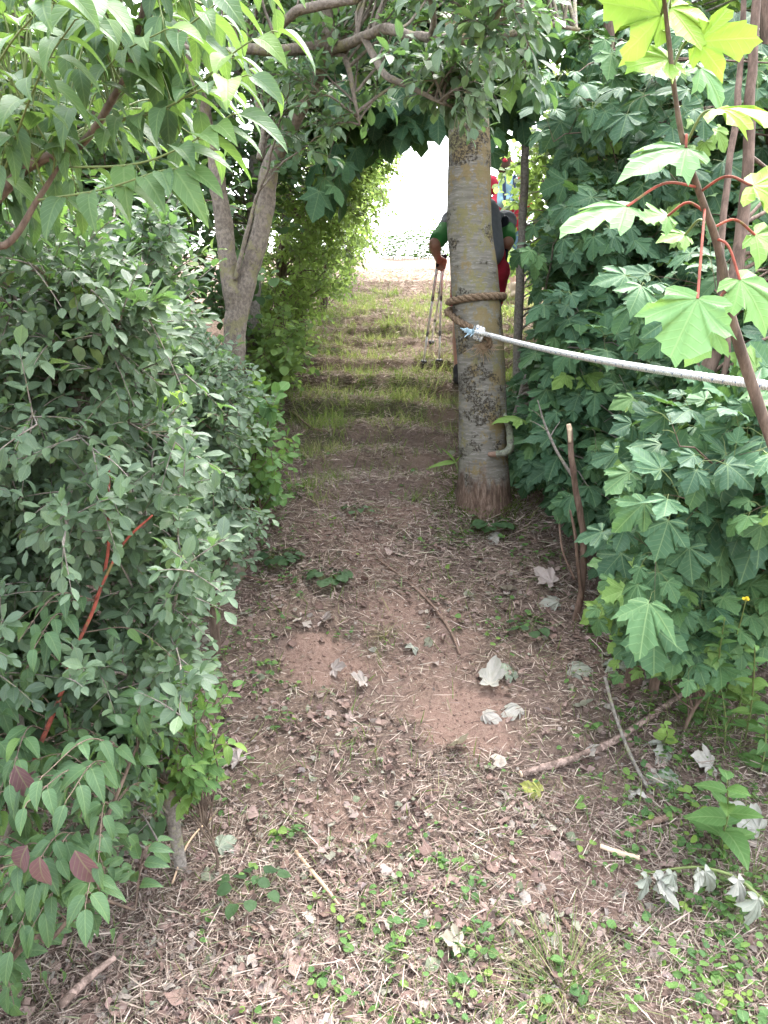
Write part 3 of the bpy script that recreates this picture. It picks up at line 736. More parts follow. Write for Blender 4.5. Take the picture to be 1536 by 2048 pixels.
shrub('blackthorn_shrub', 'blue-green blackthorn bush with small glossy leaves round one lichened grey stem', 'shrub', [st1, st2, st3], M['grey'], tg, M['plum'], T_PLUM, (.023, .043), nsp=11, K=10, splen=(.05, .15), br=.0038, hang=.0, tone=(.4, .2), up=.6, wr=.45)
PLUMB = [(240, 600), (400, 690), (450, 700), (490, 760), (480, 850), (460, 930), (430, 990), (400, 1030), (300, 1000), (220, 800)]
st = (np.vstack([foot(420, 2.9), pxs([(415, 1000, 2.9), (425, 900, 2.9), (430, 800, 2.92), (400, 700, 2.95)])]), np.array([.02, .018, .014, .012, .006]))
shrub('blackthorn_shrub', 'blackthorn bush spilling in front of the forked trunk, dense down to the path edge', 'shrub', [st], M['wood'], np.concatenate([vol(PLUMB, 2.4, 3.3, 190), vol([(330, 980), (480, 960), (500, 1040), (450, 1130), (350, 1130)], 2.3, 3.3, 50, clear=.02)]), M['plum'], T_PLUM, (.023, .04), nsp=10, K=10, splen=(.06, .16), br=.005, tone=(.38, .2))
PLUMC = [(-700, 150), (440, 150), (490, 500), (440, 900), (300, 1250), (-700, 1500)]
st = (np.vstack([foot(150, 4.), pxs([(170, 900, 4.), (200, 600, 4.), (240, 300, 4.1)])]), np.array([.03, .026, .02, .01]))
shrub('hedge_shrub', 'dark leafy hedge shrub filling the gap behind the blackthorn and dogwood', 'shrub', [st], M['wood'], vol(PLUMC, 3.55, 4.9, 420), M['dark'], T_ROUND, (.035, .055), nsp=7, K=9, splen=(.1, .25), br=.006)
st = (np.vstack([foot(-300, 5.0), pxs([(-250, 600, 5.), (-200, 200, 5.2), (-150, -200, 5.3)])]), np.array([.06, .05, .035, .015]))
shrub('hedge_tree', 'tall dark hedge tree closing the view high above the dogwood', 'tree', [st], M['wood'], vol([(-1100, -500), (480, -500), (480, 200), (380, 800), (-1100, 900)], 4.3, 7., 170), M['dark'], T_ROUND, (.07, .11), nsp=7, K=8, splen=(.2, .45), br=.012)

# dogwood reaching in from the upper corner, long drooping leaves
dg0 = np.array([-1.25, 1.15, float(hgt(-1.25, 1.15)) - .03])
dog = thing('dogwood_shrub', 'tall dogwood reaching over from above, long drooping leaves lit lime green', 'shrub', dg0)
sk = []
def dl(nm, pts, r, **kw):
    mb = MB(); s = limb(mb, pts, np.array(r), wob=.002, sides=8, **kw); sk.append(s); mb.build(nm, M['wood'], dog)
dl('trunk', np.vstack([dg0, [-1.15, 1.3, .8], [-1.0, 1.4, 1.5], pxs([(-30, 420, 1.45), (60, 330, 1.4), (160, 290, 1.35), (230, 190, 1.3), (262, 120, 1.25), (300, -60, 1.2)])]), [.018, .016, .014, .010, .009, .0065, .0055, .0045, .003])
dl('branch', np.vstack([[-1.1, 1.25, 1.1], pxs([(-120, 520, 1.3), (10, 490, 1.3), (75, 400, 1.3), (120, 330, 1.3)])]), [.012, .009, .006, .005, .003])
twl = [[(160, 285, 1.34), (260, 235, 1.25), (350, 208, 1.2), (472, 102, 1.12), (545, 62, 1.1)], [(200, 240, 1.32), (300, 228, 1.2), (400, 180, 1.12), (495, 150, 1.08)], [(120, 335, 1.3), (270, 328, 1.15), (380, 285, 1.1), (465, 228, 1.07)],
       [(60, 340, 1.4), (160, 200, 1.25), (240, 110, 1.15), (330, 60, 1.1)], [(230, 190, 1.3), (330, 90, 1.2), (430, 10, 1.15), (520, -60, 1.1)], [(-20, 430, 1.4), (40, 250, 1.2), (90, 130, 1.1), (150, 40, 1.05)], [(-60, 250, 1.3), (0, 120, 1.1), (60, 40, 1.05), (130, -20, 1.0)],
       [(75, 400, 1.3), (200, 380, 1.15), (310, 345, 1.1), (365, 335, 1.08)], [(262, 120, 1.25), (200, 20, 1.1), (120, -80, 1.0)]]
mbl = MB()
def hanging(mb, pts, n, size, tone, rd=.0019, mi=1):
    q = spline(pts, 30); tubes(mb, q, np.linspace(rd, rd * .5, 30), 5, mi=mi)
    for j in range(n):
        f = (j + 1) / n * 29; i = min(int(f), 28); b = q[i] + (q[i + 1] - q[i]) * (f - i); T = nrm(q[i + 1] - q[i])
        sd_ = nrm(np.cross(T, UP))
        for sgn in ((-1, 1) if j < n - 1 else (0,)):
            if rng.random() < .12: continue
            d0 = nrm(T * (.6 + .3 * rng.random()) + sgn * sd_ * .7 + runit(1)[0] * .15 - UP * (.15 + .35 * rng.random()))
            pt = b + d0 * .008
            tubes(mb, np.stack([b, pt]), np.array([.0009, .0008]), 4, mi=1)
            V_, fs, A_ = DOGHANG[rng.integers(0, len(DOGHANG))]
            leaves(mb, [(V_, fs, A_)], pt[None], d0[None], (UP * .75 + np.array([0, -.35, 0]) + sgn * sd_ * .2 + runit(1)[0] * .25)[None], [size * rng.uniform(.75, 1.1)], rnd=[np.clip(rng.normal(tone, .16), 0, 1)])
DOGHANG = variants(lambda k: t_ovate(8, .5, sh_ovate, .3 + .1 * (k % 3), .45 + .14 * (k % 4), .012, .25 * (k % 3 - 1)), 8)
for tw in twl: hanging(mbl, pxs(tw), 7, .066, .62)
tg = vol([(-350, -350), (520, -350), (560, 20), (540, 220), (430, 330), (330, 430), (180, 470), (-350, 520)], 1.15, 1.9, 160)
for q in tg:
    j = np.argmin([np.min(np.linalg.norm(s[0] - q, axis=1)) for s in sk]); s = sk[j][0]; b = s[np.argmin(np.linalg.norm(s - q, axis=1))]
    m_ = (b + q) / 2 + UP * .08
    hanging(mbl, np.stack([b, m_, q]), 6, rng.uniform(.040, .062), .3)
mbl.build('crown', [M['dog'], M['greenstem']], dog)
# dogwood low in the corner
dq0 = np.array([-1.05, 1.35, float(hgt(-1.05, 1.35)) - .03])
dog2 = thing('dogwood_shrub', 'low dogwood bush in the bottom corner with some purple leaves and red stems', 'shrub', dq0)
sk = []
def d2(nm, pts, r, mt, **kw):
    mb = MB(); s = limb(mb, pts, np.array(r), wob=.0015, sides=8, **kw); sk.append(s); mb.build(nm, mt, dog2)
d2('trunk', np.vstack([dq0, pxs([(20, 1640, 1.45), (45, 1500, 1.5), (30, 1400, 1.55), (-10, 1250, 1.6)])]), [.012, .010, .009, .008, .005], M['grey'])
d2('branch', pxs([(30, 1600, 1.45), (110, 1420, 1.5), (150, 1300, 1.5), (190, 1210, 1.52), (215, 1110, 1.55), (217, 1000, 1.58), (220, 905, 1.6)]), [.006, .005, .004, .0038, .0035, .003, .0025], M['redstem'])
d2('branch', pxs([(190, 1200, 1.52), (245, 1090, 1.5), (305, 1030, 1.5)]), [.003, .0028, .002], M['redstem'])
d2('branch', np.vstack([dq0, pxs([(60, 1850, 1.35), (120, 1780, 1.32), (210, 1640, 1.35), (280, 1480, 1.4), (330, 1400, 1.42)])]), [.008, .006, .005, .004, .003, .002], M['wood'])
d2('branch', np.vstack([dq0, pxs([(40, 1900, 1.32), (100, 1880, 1.3), (180, 1800, 1.3), (270, 1820, 1.3)])]), [.007, .006, .005, .004, .002], M['wood'])
mbl = MB()
tg = np.concatenate([vol([(-350, 1250), (150, 1280), (260, 1320), (390, 1330), (370, 1480), (330, 1560), (310, 1720), (260, 1800), (230, 1900), (130, 1990), (-350, 2120)], 1.3, 1.85, 190, clear=.04), vol([(-350, 1550), (180, 1550), (270, 1700), (190, 1900), (-350, 2080)], 1.12, 1.4, 70, clear=.03)])
for q in tg:
    j = np.argmin([np.min(np.linalg.norm(s[0] - q, axis=1)) + .2 * rng.random() for s in sk]); s = sk[j][0]; b = s[np.argmin(np.linalg.norm(s - q, axis=1))]
    hanging(mbl, np.stack([b, (b + q) / 2 + UP * .05, q]), 5, rng.uniform(.032, .056), .45, .0015)
mbl.build('crown', [M['dog'], M['wood']], dog2)
mbp = MB()
for q, nn_ in (((80, 1712, 1.12), -.1), ((150, 1700, 1.13), .35), ((55, 1690, 1.15), -.5), ((30, 1530, 1.25), .3), ((70, 1540, 1.3), -.2)):
    p = P(*q)
    leaves(mbp, T_DOG[:4], p[None], nrm(np.array([[nn_, -.05, -.85]])), np.array([[.2 * nn_, -.9, .25]]), [.088], [.070])
mbp.build('purple_foliage', M['purple'], dog2)
st = (np.vstack([foot(395, 1.95), foot(395, 1.95) + np.array([.01, -.02, .1]), foot(395, 1.95) + np.array([-.02, -.04, .24])]), np.array([.005, .004, .002]))
shrub('hedge_seedling', 'small leafy seedlings crowding the path side of the lichened grey stem', 'seedling', [st], M['wood'], vol([(335, 1310), (420, 1300), (435, 1400), (410, 1520), (345, 1560), (250, 1560), (260, 1480), (335, 1440)], 1.72, 2.05, 22, clear=.02), M['cover'], T_DOG, (.022, .042), nsp=5, K=5, splen=(.04, .1), opp=True, br=.002, tone=(.5, .25), stem_name='shoot')
# hop-like lime shoots inside the hedge
for px0, py0, d0, lb in ((345, 790, 1.9, 'lime green lobed shoot poking out of the blackthorn'), (365, 1360, 1.85, 'bright green lobed seedling beside the grey blackthorn stem')):
    p = P(px0, py0, d0); r0 = thing('maple_seedling', lb, 'seedling', p - UP * .12)
    mb = MB(); limb(mb, np.stack([p - UP * .14, p - UP * .05, p]), [.002, .0018, .0012], 12, 6, .0005); mb.build('shoot', M['greenstem'], r0)
    mb = MB()
    for a in np.linspace(0, 6.28, 6)[:5]: leaves(mb, T_SYC, p[None], np.array([[math.cos(a), math.sin(a) * .6 - .3, -.1]]), np.array([[0, -.6, .7]]), [.042], rnd=[.9])
    mb.build('foliage', M['syclit'], r0)

# ---- hawthorn hedge up the slope, fine bright leaves against the sky
HP = [([(505, 300), (690, 270), (760, 330), (740, 430), (700, 520), (660, 600), (610, 680), (540, 720), (505, 600)], 5.4, 7.4, (560, 6.3), 150, 'bright fine-leaved hawthorn beside the steps, lowest of the bank', (.032, .048)),
      ([(600, 150), (760, 220), (805, 290), (780, 400), (740, 490), (700, 590), (640, 600), (600, 400)], 7.6, 9.8, (650, 8.6), 140, 'bright hawthorn higher up the bank, leaning out toward the white sky', (.032, .046)),
      ([(640, 100), (790, 220), (800, 300), (768, 430), (745, 500), (690, 520), (640, 330)], 10., 13., (690, 11.4), 110, 'pale green hawthorn at the top of the bank by the skyline', (.04, .055))]
HP.append(([(1000, 120), (1080, 60), (1400, 100), (1400, 600), (1060, 640), (1044, 500), (1045, 360)], 11.5, 15., (1130, 13.), 170, 'hawthorn past the walker closing the far side of the path', (.05, .07)))
for poly, a, b, (fx, fd), n, lb, ls in HP:
    st = (np.vstack([foot(fx, fd), pxs([(fx + 5, 520, fd), (fx + 20, 380, fd), (fx + 40, 230, fd)])]), np.array([.05, .04, .03, .012]))
    st_b = (pxs([(fx + 5, 500, fd), (fx + 60, 380, fd - .3), (fx + 110, 290, fd - .5)]), np.array([.025, .018, .006]))
    shrub('hawthorn_bush', lb, 'bush', [st, st_b], M['wood'], vol(poly, a, b, n), M['haw'], T_SMALL, ls, nsp=10, K=9, tfrom=.5, splen=(.08, .24), br=.006, tone=(.5, .33), up=.5, wr=.7)
# low dark growth along the left edge of the path
for (poly, a, b, lb, mt, tm_, ls, fx, n) in (
    ([(500, 650), (600, 640), (630, 690), (590, 740), (540, 800), (490, 880)], 4.2, 6.2, 'low leafy ivy and seedlings at the foot of the hawthorn', 'haw', T_ROUND, (.03, .05), 540, 90),
    ([(430, 830), (540, 780), (560, 860), (530, 950), (500, 1010), (430, 1100)], 2.9, 4.2, 'dark low bramble skirting the hedge above the ivy bank', 'cover', T_ROUND, (.03, .05), 490, 60)):
    st = (np.vstack([foot(fx, (a + b) / 2), foot(fx, (a + b) / 2) + np.array([.02, 0, .15])]), np.array([.006, .003]))
    shrub('bramble', lb, 'undergrowth', [st], M['wood'], vol(poly, a, b, n, clear=.01), M[mt], tm_, ls, nsp=5, K=7, splen=(.06, .16), br=.003, stem_name='cane')

# ---- sycamores arching over the path: dark backlit canopy
st = (np.vstack([foot(735, 8.2), pxs([(640, 300, 7.6), (650, 120, 7.), (680, -200, 6.4), (700, -500, 6.)])]), np.array([.08, .07, .055, .04, .02]))
stb = (pxs([(655, 100, 7.), (760, 60, 6.4), (900, 40, 6.), (1050, 30, 5.8)]), np.array([.04, .03, .02, .01]))
st = (np.vstack([foot(600, 7.2), st[0][1:]]), st[1])
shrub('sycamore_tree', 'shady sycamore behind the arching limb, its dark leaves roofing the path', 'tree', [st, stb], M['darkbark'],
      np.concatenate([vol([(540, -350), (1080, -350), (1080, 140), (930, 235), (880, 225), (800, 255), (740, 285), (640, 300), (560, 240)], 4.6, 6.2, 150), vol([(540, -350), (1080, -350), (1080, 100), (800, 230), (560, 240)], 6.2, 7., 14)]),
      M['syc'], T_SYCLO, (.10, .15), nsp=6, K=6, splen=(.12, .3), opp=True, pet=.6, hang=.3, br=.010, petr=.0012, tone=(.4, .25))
# ---- right side sycamores
RS = [
 ('sycamore_tree', 'multi-stemmed sycamore whose brown trunk bends up through the large leaves', [(np.vstack([foot(1290, 2.75), pxs([(1305, 1130, 2.75), (1345, 1050, 2.75), (1372, 930, 2.75), (1400, 790, 2.75), (1428, 700, 2.75), (1465, 580, 2.8), (1490, 430, 2.85), (1500, 200, 2.9), (1520, -100, 3.)])]), np.array([.034, .032, .032, .029, .027, .025, .023, .021, .018, .012])),
    (pxs([(1420, 900, 2.75), (1428, 820, 2.7), (1455, 700, 2.7), (1440, 560, 2.75), (1452, 380, 2.8), (1478, 180, 2.9), (1490, -50, 3.)]), np.array([.011, .010, .010, .011, .012, .011, .008])),
    (np.vstack([foot(1330, 2.7), pxs([(1340, 1225, 2.68), (1420, 1130, 2.6), (1550, 1080, 2.5)])]), np.array([.02, .02, .016, .008]))],
  [([(1300, 900), (1340, 790), (1420, 790), (1900, 720), (1900, 1160), (1536, 1130), (1390, 1130), (1300, 1120), (1290, 1060)], 2.1, 3.1, 76),
   ([(1260, 560), (1900, 500), (1900, 1130), (1400, 1120), (1270, 1060)], 2.9, 4.2, 80)], (.055, .135), (.42, .25)),
 ('sycamore_tree', 'thin sycamore close to the roped tree, dark layered leaves down to the ground', [(np.vstack([foot(1030, 5.), pxs([(1034, 760, 5.), (1038, 600, 5.), (1046, 430, 5.), (1052, 250, 5.), (1056, 0, 5.), (1060, -250, 5.)])]), np.array([.034, .030, .027, .025, .023, .020, .015])),
    (np.vstack([foot(1010, 4.4), pxs([(1024, 850, 4.35), (1050, 760, 4.3), (1080, 680, 4.3), (1100, 640, 4.3)])]), np.array([.014, .013, .012, .009, .004]))],
  [([(1160, 430), (1270, 400), (1330, 700), (1300, 1000), (1200, 1010), (1150, 960), (1135, 880), (1150, 700)], 3.6, 5.2, 130), ([(1080, 800), (1120, 760), (1200, 960), (1120, 980), (1085, 940)], 4.2, 5., 55), ([(1180, 720), (1330, 700), (1330, 1040), (1230, 1060), (1175, 1000)], 3.2, 3.7, 40)], (.05, .12), (.42, .22)),
 ('sycamore_tree', 'tall sycamore at the back of the thicket, pale gaps of sky between its high leaves', [(np.vstack([foot(1250, 4.6), pxs([(1240, 700, 4.6), (1230, 450, 4.6), (1220, 200, 4.6), (1215, -100, 4.6), (1200, -400, 4.6)])]), np.array([.05, .045, .04, .034, .028, .018])),
    (pxs([(1230, 420, 4.6), (1280, 250, 4.4), (1340, 60, 4.2), (1400, -150, 4.)]), np.array([.02, .018, .014, .008]))],
  [([(1060, 130), (1090, 60), (1450, 100), (1900, 150), (1900, 700), (1400, 640), (1210, 620), (1170, 480), (1110, 330)], 3.6, 5.6, 160)], (.06, .135), (.4, .25)),
 ('sycamore_tree', 'leafy sycamore rising beyond the frame edge behind the white rope', [(np.vstack([foot(1620, 4.2), pxs([(1600, 700, 4.2), (1560, 400, 4.2), (1540, 100, 4.2), (1500, -200, 4.2)])]), np.array([.06, .05, .045, .035, .02]))],
  [([(1150, 500), (2300, 200), (2300, 1300), (1500, 1300), (1250, 1150), (1150, 900)], 4.2, 6.6, 150)], (.10, .15), (.25, .18)),
]
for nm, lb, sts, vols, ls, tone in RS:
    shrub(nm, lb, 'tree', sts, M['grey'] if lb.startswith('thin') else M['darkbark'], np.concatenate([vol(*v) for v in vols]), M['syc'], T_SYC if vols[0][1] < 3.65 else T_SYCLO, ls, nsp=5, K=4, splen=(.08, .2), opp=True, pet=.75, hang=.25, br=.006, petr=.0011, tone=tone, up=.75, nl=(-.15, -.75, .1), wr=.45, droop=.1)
st = (np.vstack([foot(1180, 6.), pxs([(1170, 500, 6.), (1160, 200, 5.8), (1150, -150, 5.5)])]), np.array([.06, .05, .035, .015]))
shrub('field_maple', 'small-leaved field maple showing bright green between limb and thicket', 'tree', [st], M['grey'], np.concatenate([vol([(960, -350), (1900, -350), (1900, 120), (1300, 190), (1090, 330), (1010, 260), (960, 120)], 4.4, 6.4, 130), vol([(1000, -350), (1900, -350), (1900, 250), (1250, 500), (1080, 420)], 6.4, 8.5, 90), vol([(1012, 330), (1060, 300), (1075, 560), (1030, 620), (1016, 480)], 6.6, 8., 26)]), M['haw'], T_ROUND, (.045, .07), nsp=7, K=8, splen=(.12, .3), br=.008, tone=(.3, .25), hang=.2)
st = (np.vstack([foot(1400, 2.55), foot(1400, 2.55) + np.array([.02, -.03, .12]), foot(1400, 2.55) + np.array([.06, -.08, .25])]), np.array([.008, .007, .004]))
shrub('sycamore_sucker', 'low fresh sycamore suckers hiding the foot of the bent brown trunk', 'sucker', [st], M['darkbark'], np.concatenate([vol([(1200, 1170), (1300, 1140), (1420, 1150), (1500, 1150), (1500, 1220), (1380, 1260), (1290, 1240)], 2.3, 2.8, 40, clear=.03)]), M['syc'], T_SYC, (.05, .08), nsp=5, K=4, splen=(.05, .12), opp=True, pet=.75, hang=.25, br=.0035, petr=.0009, tone=(.72, .16), up=.75, nl=(-.15, -.75, .1), wr=.3, droop=.1)
# outer trees that close both sides
for px0, d, lb, poly, mt in ((2100, 7.5, 'broad dark tree closing the thicket far beyond the white rope', [(1120, -400), (2900, -400), (2900, 1000), (1400, 1000), (1200, 620), (1180, 300)], 'dark'),
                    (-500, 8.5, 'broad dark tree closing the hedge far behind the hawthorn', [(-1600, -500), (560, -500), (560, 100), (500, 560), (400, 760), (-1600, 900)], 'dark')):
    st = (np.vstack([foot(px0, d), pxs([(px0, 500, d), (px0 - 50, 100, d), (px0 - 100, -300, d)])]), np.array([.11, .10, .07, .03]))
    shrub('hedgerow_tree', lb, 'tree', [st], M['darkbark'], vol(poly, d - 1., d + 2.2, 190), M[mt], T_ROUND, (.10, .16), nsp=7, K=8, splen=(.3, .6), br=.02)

# ---- young sycamore leaning in close, every big leaf its own part
s0 = np.array([1.05, 1.25, float(hgt(1.05, 1.25)) - .03])
sap = thing('sycamore_sapling', 'slender sycamore sapling leaning in close, big pale leaves on red stalks', 'sapling', s0)
mb = MB(); ss = limb(mb, np.vstack([s0, [1.0, 1.3, .6], pxs([(1500, 760, 1.35), (1452, 570, 1.32), (1432, 480, 1.3), (1400, 390, 1.27), (1368, 292, 1.24), (1350, 190, 1.21), (1335, 60, 1.18), (1318, -80, 1.15), (1300, -220, 1.12)])]), np.array([.010, .0095, .009, .008, .0062, .0052, .0042, .0036, .0032, .0026, .0015]), 90, 10, .0008)
mb.build('trunk', M['wood'], sap)
# leaf: attach px,py | tip px,py | size | stem px,py | red stalk | tone | d | normal bias
BL = [((1372, 296), (1268, 312), .105, (1366, 285), 1, .15, 1.22, (.0, -.55, .8)), ((1253, 413), (1130, 432), .105, (1396, 378), 1, .25, 1.18, (-.1, -.55, .8)), ((1395, 598), (1352, 690), .112, (1415, 430), 1, .3, 1.13, (0, -.62, .6)),
      ((1395, 85), (1492, 70), .085, (1338, 116), 0, .95, 1.2, (.1, -.7, .2)), ((1338, 118), (1258, 128), .085, (1338, 116), 0, .8, 1.2, (0, -.7, .4)), ((1322, 30), (1250, 5), .10, (1330, 30), 0, .85, 1.18, (0, -.75, .1)), ((1340, 15), (1385, 60), .085, (1330, 20), 0, .9, 1.22, (0, -.75, .2)),
      ((1432, 218), (1540, 205), .11, (1369, 288), 0, .95, 1.2, (.1, -.35, .9)), ((1505, 372), (1600, 360), .10, (1400, 385), 1, .85, 1.2, (0, -.5, .7)), ((1335, 432), (1270, 430), .055, (1425, 440), 1, .5, 1.32, (0, -.5, .8)), ((1370, 470), (1310, 468), .05, (1430, 478), 0, .6, 1.35, (0, -.6, .6)),
      ((1400, 135), (1470, 200), .075, (1345, 150), 0, .2, 1.35, (.2, -.6, .5)), ((1480, 560), (1536, 620), .09, (1440, 500), 1, .5, 1.25, (.1, -.6, .5)), ((1318, -60), (1230, -70), .11, (1318, -80), 0, .7, 1.15, (0, -.6, .5)), ((1385, -70), (1480, -60), .10, (1322, -70), 0, .7, 1.15, (0, -.6, .5)),
      ((1425, 655), (1380, 730), .07, (1470, 640), 1, .5, 1.3, (0, -.6, .5)), ((1510, 470), (1580, 500), .08, (1432, 480), 1, .6, 1.3, (0, -.6, .5))]
for a, tip, size, stp, red, tone, d, nb in BL:
    pa = P(*a, d); pt = P(*tip, d - .03)
    stp3 = ss[0][np.argmin(np.linalg.norm(ss[0] - P(*stp, 1.26), axis=1))]
    mb = MB(); leaves(mb, [T_SYC[rng.integers(0, 8)]], pa[None], (pt - pa)[None], np.array([nb]), [size], [size * .98], rnd=[tone])
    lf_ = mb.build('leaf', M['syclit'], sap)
    mb = MB(); mid = (stp3 + pa) / 2 + UP * .018
    tubes(mb, spline(np.stack([stp3, mid, pa]), 16), np.full(16, .0021), 7); mb.build('stalk', M['redstem'] if red else M['greenstem'], lf_)
# ---- ropes
M['hemp'] = bark_mat('brown hemp', (.085, .055, .034), (.215, .15, .098), None, stretch=(1, 1, 1), scale=3., bumpd=.003)
M['frayed'] = plain_mat('frayed hemp', (.36, .26, .17), .85, .15, .35, 200)
def white_rope_mat():
    m, nt, out = new_mat('white braided rope'); k = NT(nt)
    at = k.n('ShaderNodeAttribute', attribute_name='lf'); sp = k.n('ShaderNodeSeparateXYZ'); k.l(at.outputs['Vector'], sp.inputs[0])
    u, v, r = sp.outputs
    a = k.math('ADD', k.math('MULTIPLY', u, 45.), k.math('MULTIPLY', v, 2.)); b = k.math('SUBTRACT', k.math('MULTIPLY', u, 45.), k.math('MULTIPLY', v, 2.))
    wv = k.math('MULTIPLY', k.math('SINE', k.math('MULTIPLY', a, 6.283)), k.math('SINE', k.math('MULTIPLY', b, 6.283)))
    fleck = k.math('MULTIPLY', k.step(k.math('ABSOLUTE', k.math('SUBTRACT', k.math('FRACT', k.math('ADD', k.math('MULTIPLY', u, 21.), v)), .5)), .09, .05), k.step(wv, -.1, .25))
    dirt = k.noise(k.n('ShaderNodeNewGeometry').outputs['Position'], 60, 4)
    c = k.mix(dirt, (.62, .61, .58), (.82, .81, .79)); c = k.mix(k.step(wv, -.3, -.9), c, (.38, .37, .35)); c = k.mix(fleck, c, (.05, .13, .28))
    b_ = k.bsdf(c, .7, .3, k.bump(wv, .8, .003)); k.l(b_.outputs[0], out.inputs[0]); return m
M['white'] = white_rope_mat()
M['bluerope'] = plain_mat('pale blue rope fibres', (.45, .60, .68), .7, .3, .3, 150)

def twisted(mb, path, Rr, strands=3, pitch=5.5, sides=8):
    """laid rope: strands wound about the path"""
    L = np.concatenate([[0], np.cumsum(np.linalg.norm(np.diff(path, axis=0), axis=1))]); T = nrm(np.gradient(path, axis=0))
    e1 = np.zeros_like(T); v = nrm(np.cross(T[0], UP if abs(T[0][2]) < .9 else np.array([1., 0, 0])))
    for i, t in enumerate(T):
        v = nrm(v - t * np.dot(v, t)); e1[i] = v
    e2 = np.cross(T, e1)
    for s in range(strands):
        ph = L / (Rr * pitch) * 2 * np.pi + s * 2 * np.pi / strands
        tubes(mb, path + .5 * Rr * (np.cos(ph)[:, None] * e1 + np.sin(ph)[:, None] * e2), np.full(len(path), .56 * Rr), sides, cap=True)

RB = .018
def on_trunk(theta, z, off=0.):
    c, r = trunk_at(z); return c + (r + off) * np.array([math.cos(theta), math.sin(theta), 0])
zL, zR = P(905, 607, TD - .02)[2], P(1000, 592, TD - .02)[2]
ang = np.linspace(math.pi * 1.0, math.pi * 3.02, 260)
zs = np.interp(ang, [math.pi, 1.5 * math.pi, 2 * math.pi, 2.5 * math.pi, 3.02 * math.pi], [zL + .005, (zL + zR) / 2 + .008, zR, zL - .01, zL - .035])
ring = np.array([on_trunk(a, z, RB * .95) for a, z in zip(ang, zs)])
ta = np.linspace(math.pi * 1.02, math.pi * 1.53, 90)
zt = np.interp(ta, [math.pi, 1.25 * math.pi, 1.53 * math.pi], [zL - .035, P(930, 645, TD - .1)[2], P(962, 668, TD - .13)[2]])
tail = np.array([on_trunk(a, z, RB * (1.0 + 1.2 * max(0, 1 - i / 12))) for i, (a, z) in enumerate(zip(ta, zt))])
tail2 = spline(np.vstack([tail[-1], P(972, 674, 3.835), P(980, 684, 3.835), P(976, 694, 3.845)]), 30)
rope1 = thing('brown_rope', 'thick twisted brown rope looped round the grey trunk', 'rope', on_trunk(-math.pi / 2, zL, RB))
mb = MB(); twisted(mb, ring, RB); mb.build('loop', M['hemp'], rope1)
mb = MB(); twisted(mb, np.vstack([ring[-14:-2] * 1., tail]), RB * .95); twisted(mb, tail2, RB * .8); mb.build('tail', M['hemp'], rope1)
mb = MB()
for _ in range(170):
    p0 = P(968 + rng.normal(0, 6), 692 + rng.normal(0, 3), 3.85); d = np.array([rng.normal(-.1, .7), -.15 + rng.normal(0, .2), -.35 + rng.normal(0, .4)])
    q = p0 + d * .045 * rng.uniform(.5, 1.2); tubes(mb, spline(np.stack([p0, (p0 + q) / 2 + runit(1)[0] * .006, q]), 7), np.full(7, .0011), 3)
mb.build('frayed_end', M['frayed'], rope1)
wp = thing('white_rope', 'white braided rope with blue flecks stretched from the trunk past the sycamores', 'rope', P(985, 672, 3.83))
A0, A1 = ROPE0, ROPE1
tt = np.linspace(0, 1.42, 400)[:, None]
line = A0 + (A1 - A0) * tt; line[:, 2] -= .035 * (tt[:, 0] * (1.42 - tt[:, 0]) * 4 / 2.0)
line[:, 2] += .035 * (.42 * 4 / 2.0) * tt[:, 0]
mb = MB(); tubes(mb, line, np.full(400, .0118) * (1 + .04 * np.sin(np.arange(400) * 1.9)), 12, cap=True); mb.build('line', M['white'], wp)
mb = MB()
for off, ph in ((0, 0.), (.013, .8), (-.014, 1.9)):
    c = P(958, 667, 3.84) + np.array([off, 0, -off * .4]); a = np.linspace(0, 6.6, 40) + ph
    tubes(mb, c + np.stack([.012 * np.sin(a) * .6, -.024 * np.cos(a) - .004, .027 * np.sin(a)], -1), np.full(40, .009), 8, cap=True)
tubes(mb, spline(np.vstack([P(948, 664, 3.80), P(966, 667, 3.79), P(985, 672, 3.82)]), 20), np.full(20, .011), 8, cap=True)
mb.build('knot', M['white'], wp)
mb = MB()
for _ in range(40):
    p0 = P(946 + rng.normal(0, 3), 663 + rng.normal(0, 2), 3.80); q = P(936 + rng.normal(0, 6), 664 + rng.normal(0, 5), 3.78)
    tubes(mb, np.stack([p0, (p0 + q) / 2, q]), np.full(3, .0018), 4)
mb.build('frayed_end', M['bluerope'], wp)

# ---- people
def capsule(p0, r0, p1, r1, n=14, ring=7, sq=1., ax=None):
    """tapered round-ended limb"""
    p0, p1 = np.array(p0, float), np.array(p1, float); T = nrm(p1 - p0); L = np.linalg.norm(p1 - p0)
    ref = np.array([0, 1., 0]) if abs(T[1]) < .9 else np.array([1., 0, 0])
    e1 = nrm(np.cross(T, ref)); e2 = np.cross(T, e1)
    prof = [(-r0 * math.cos(a), r0 * math.sin(a)) for a in np.linspace(.15, math.pi / 2, ring)] + [(L * t, r0 + (r1 - r0) * t) for t in (.25, .5, .75)] + [(L + r1 * math.cos(a), r1 * math.sin(a)) for a in np.linspace(math.pi / 2, .15, ring)]
    a = np.linspace(0, 2 * np.pi, n, endpoint=False)
    V = np.concatenate([p0 + T * h + r * (np.cos(a)[:, None] * e1 + np.sin(a)[:, None] * e2 * sq) for h, r in prof])
    m = len(prof); i = np.arange(m * n).reshape(m, n)
    q = np.stack([i[:-1], np.roll(i, -1, 1)[:-1], np.roll(i, -1, 1)[1:], i[1:]], -1).reshape(-1, 4)
    return V, [q, i[0, ::-1][None], i[-1][None]]

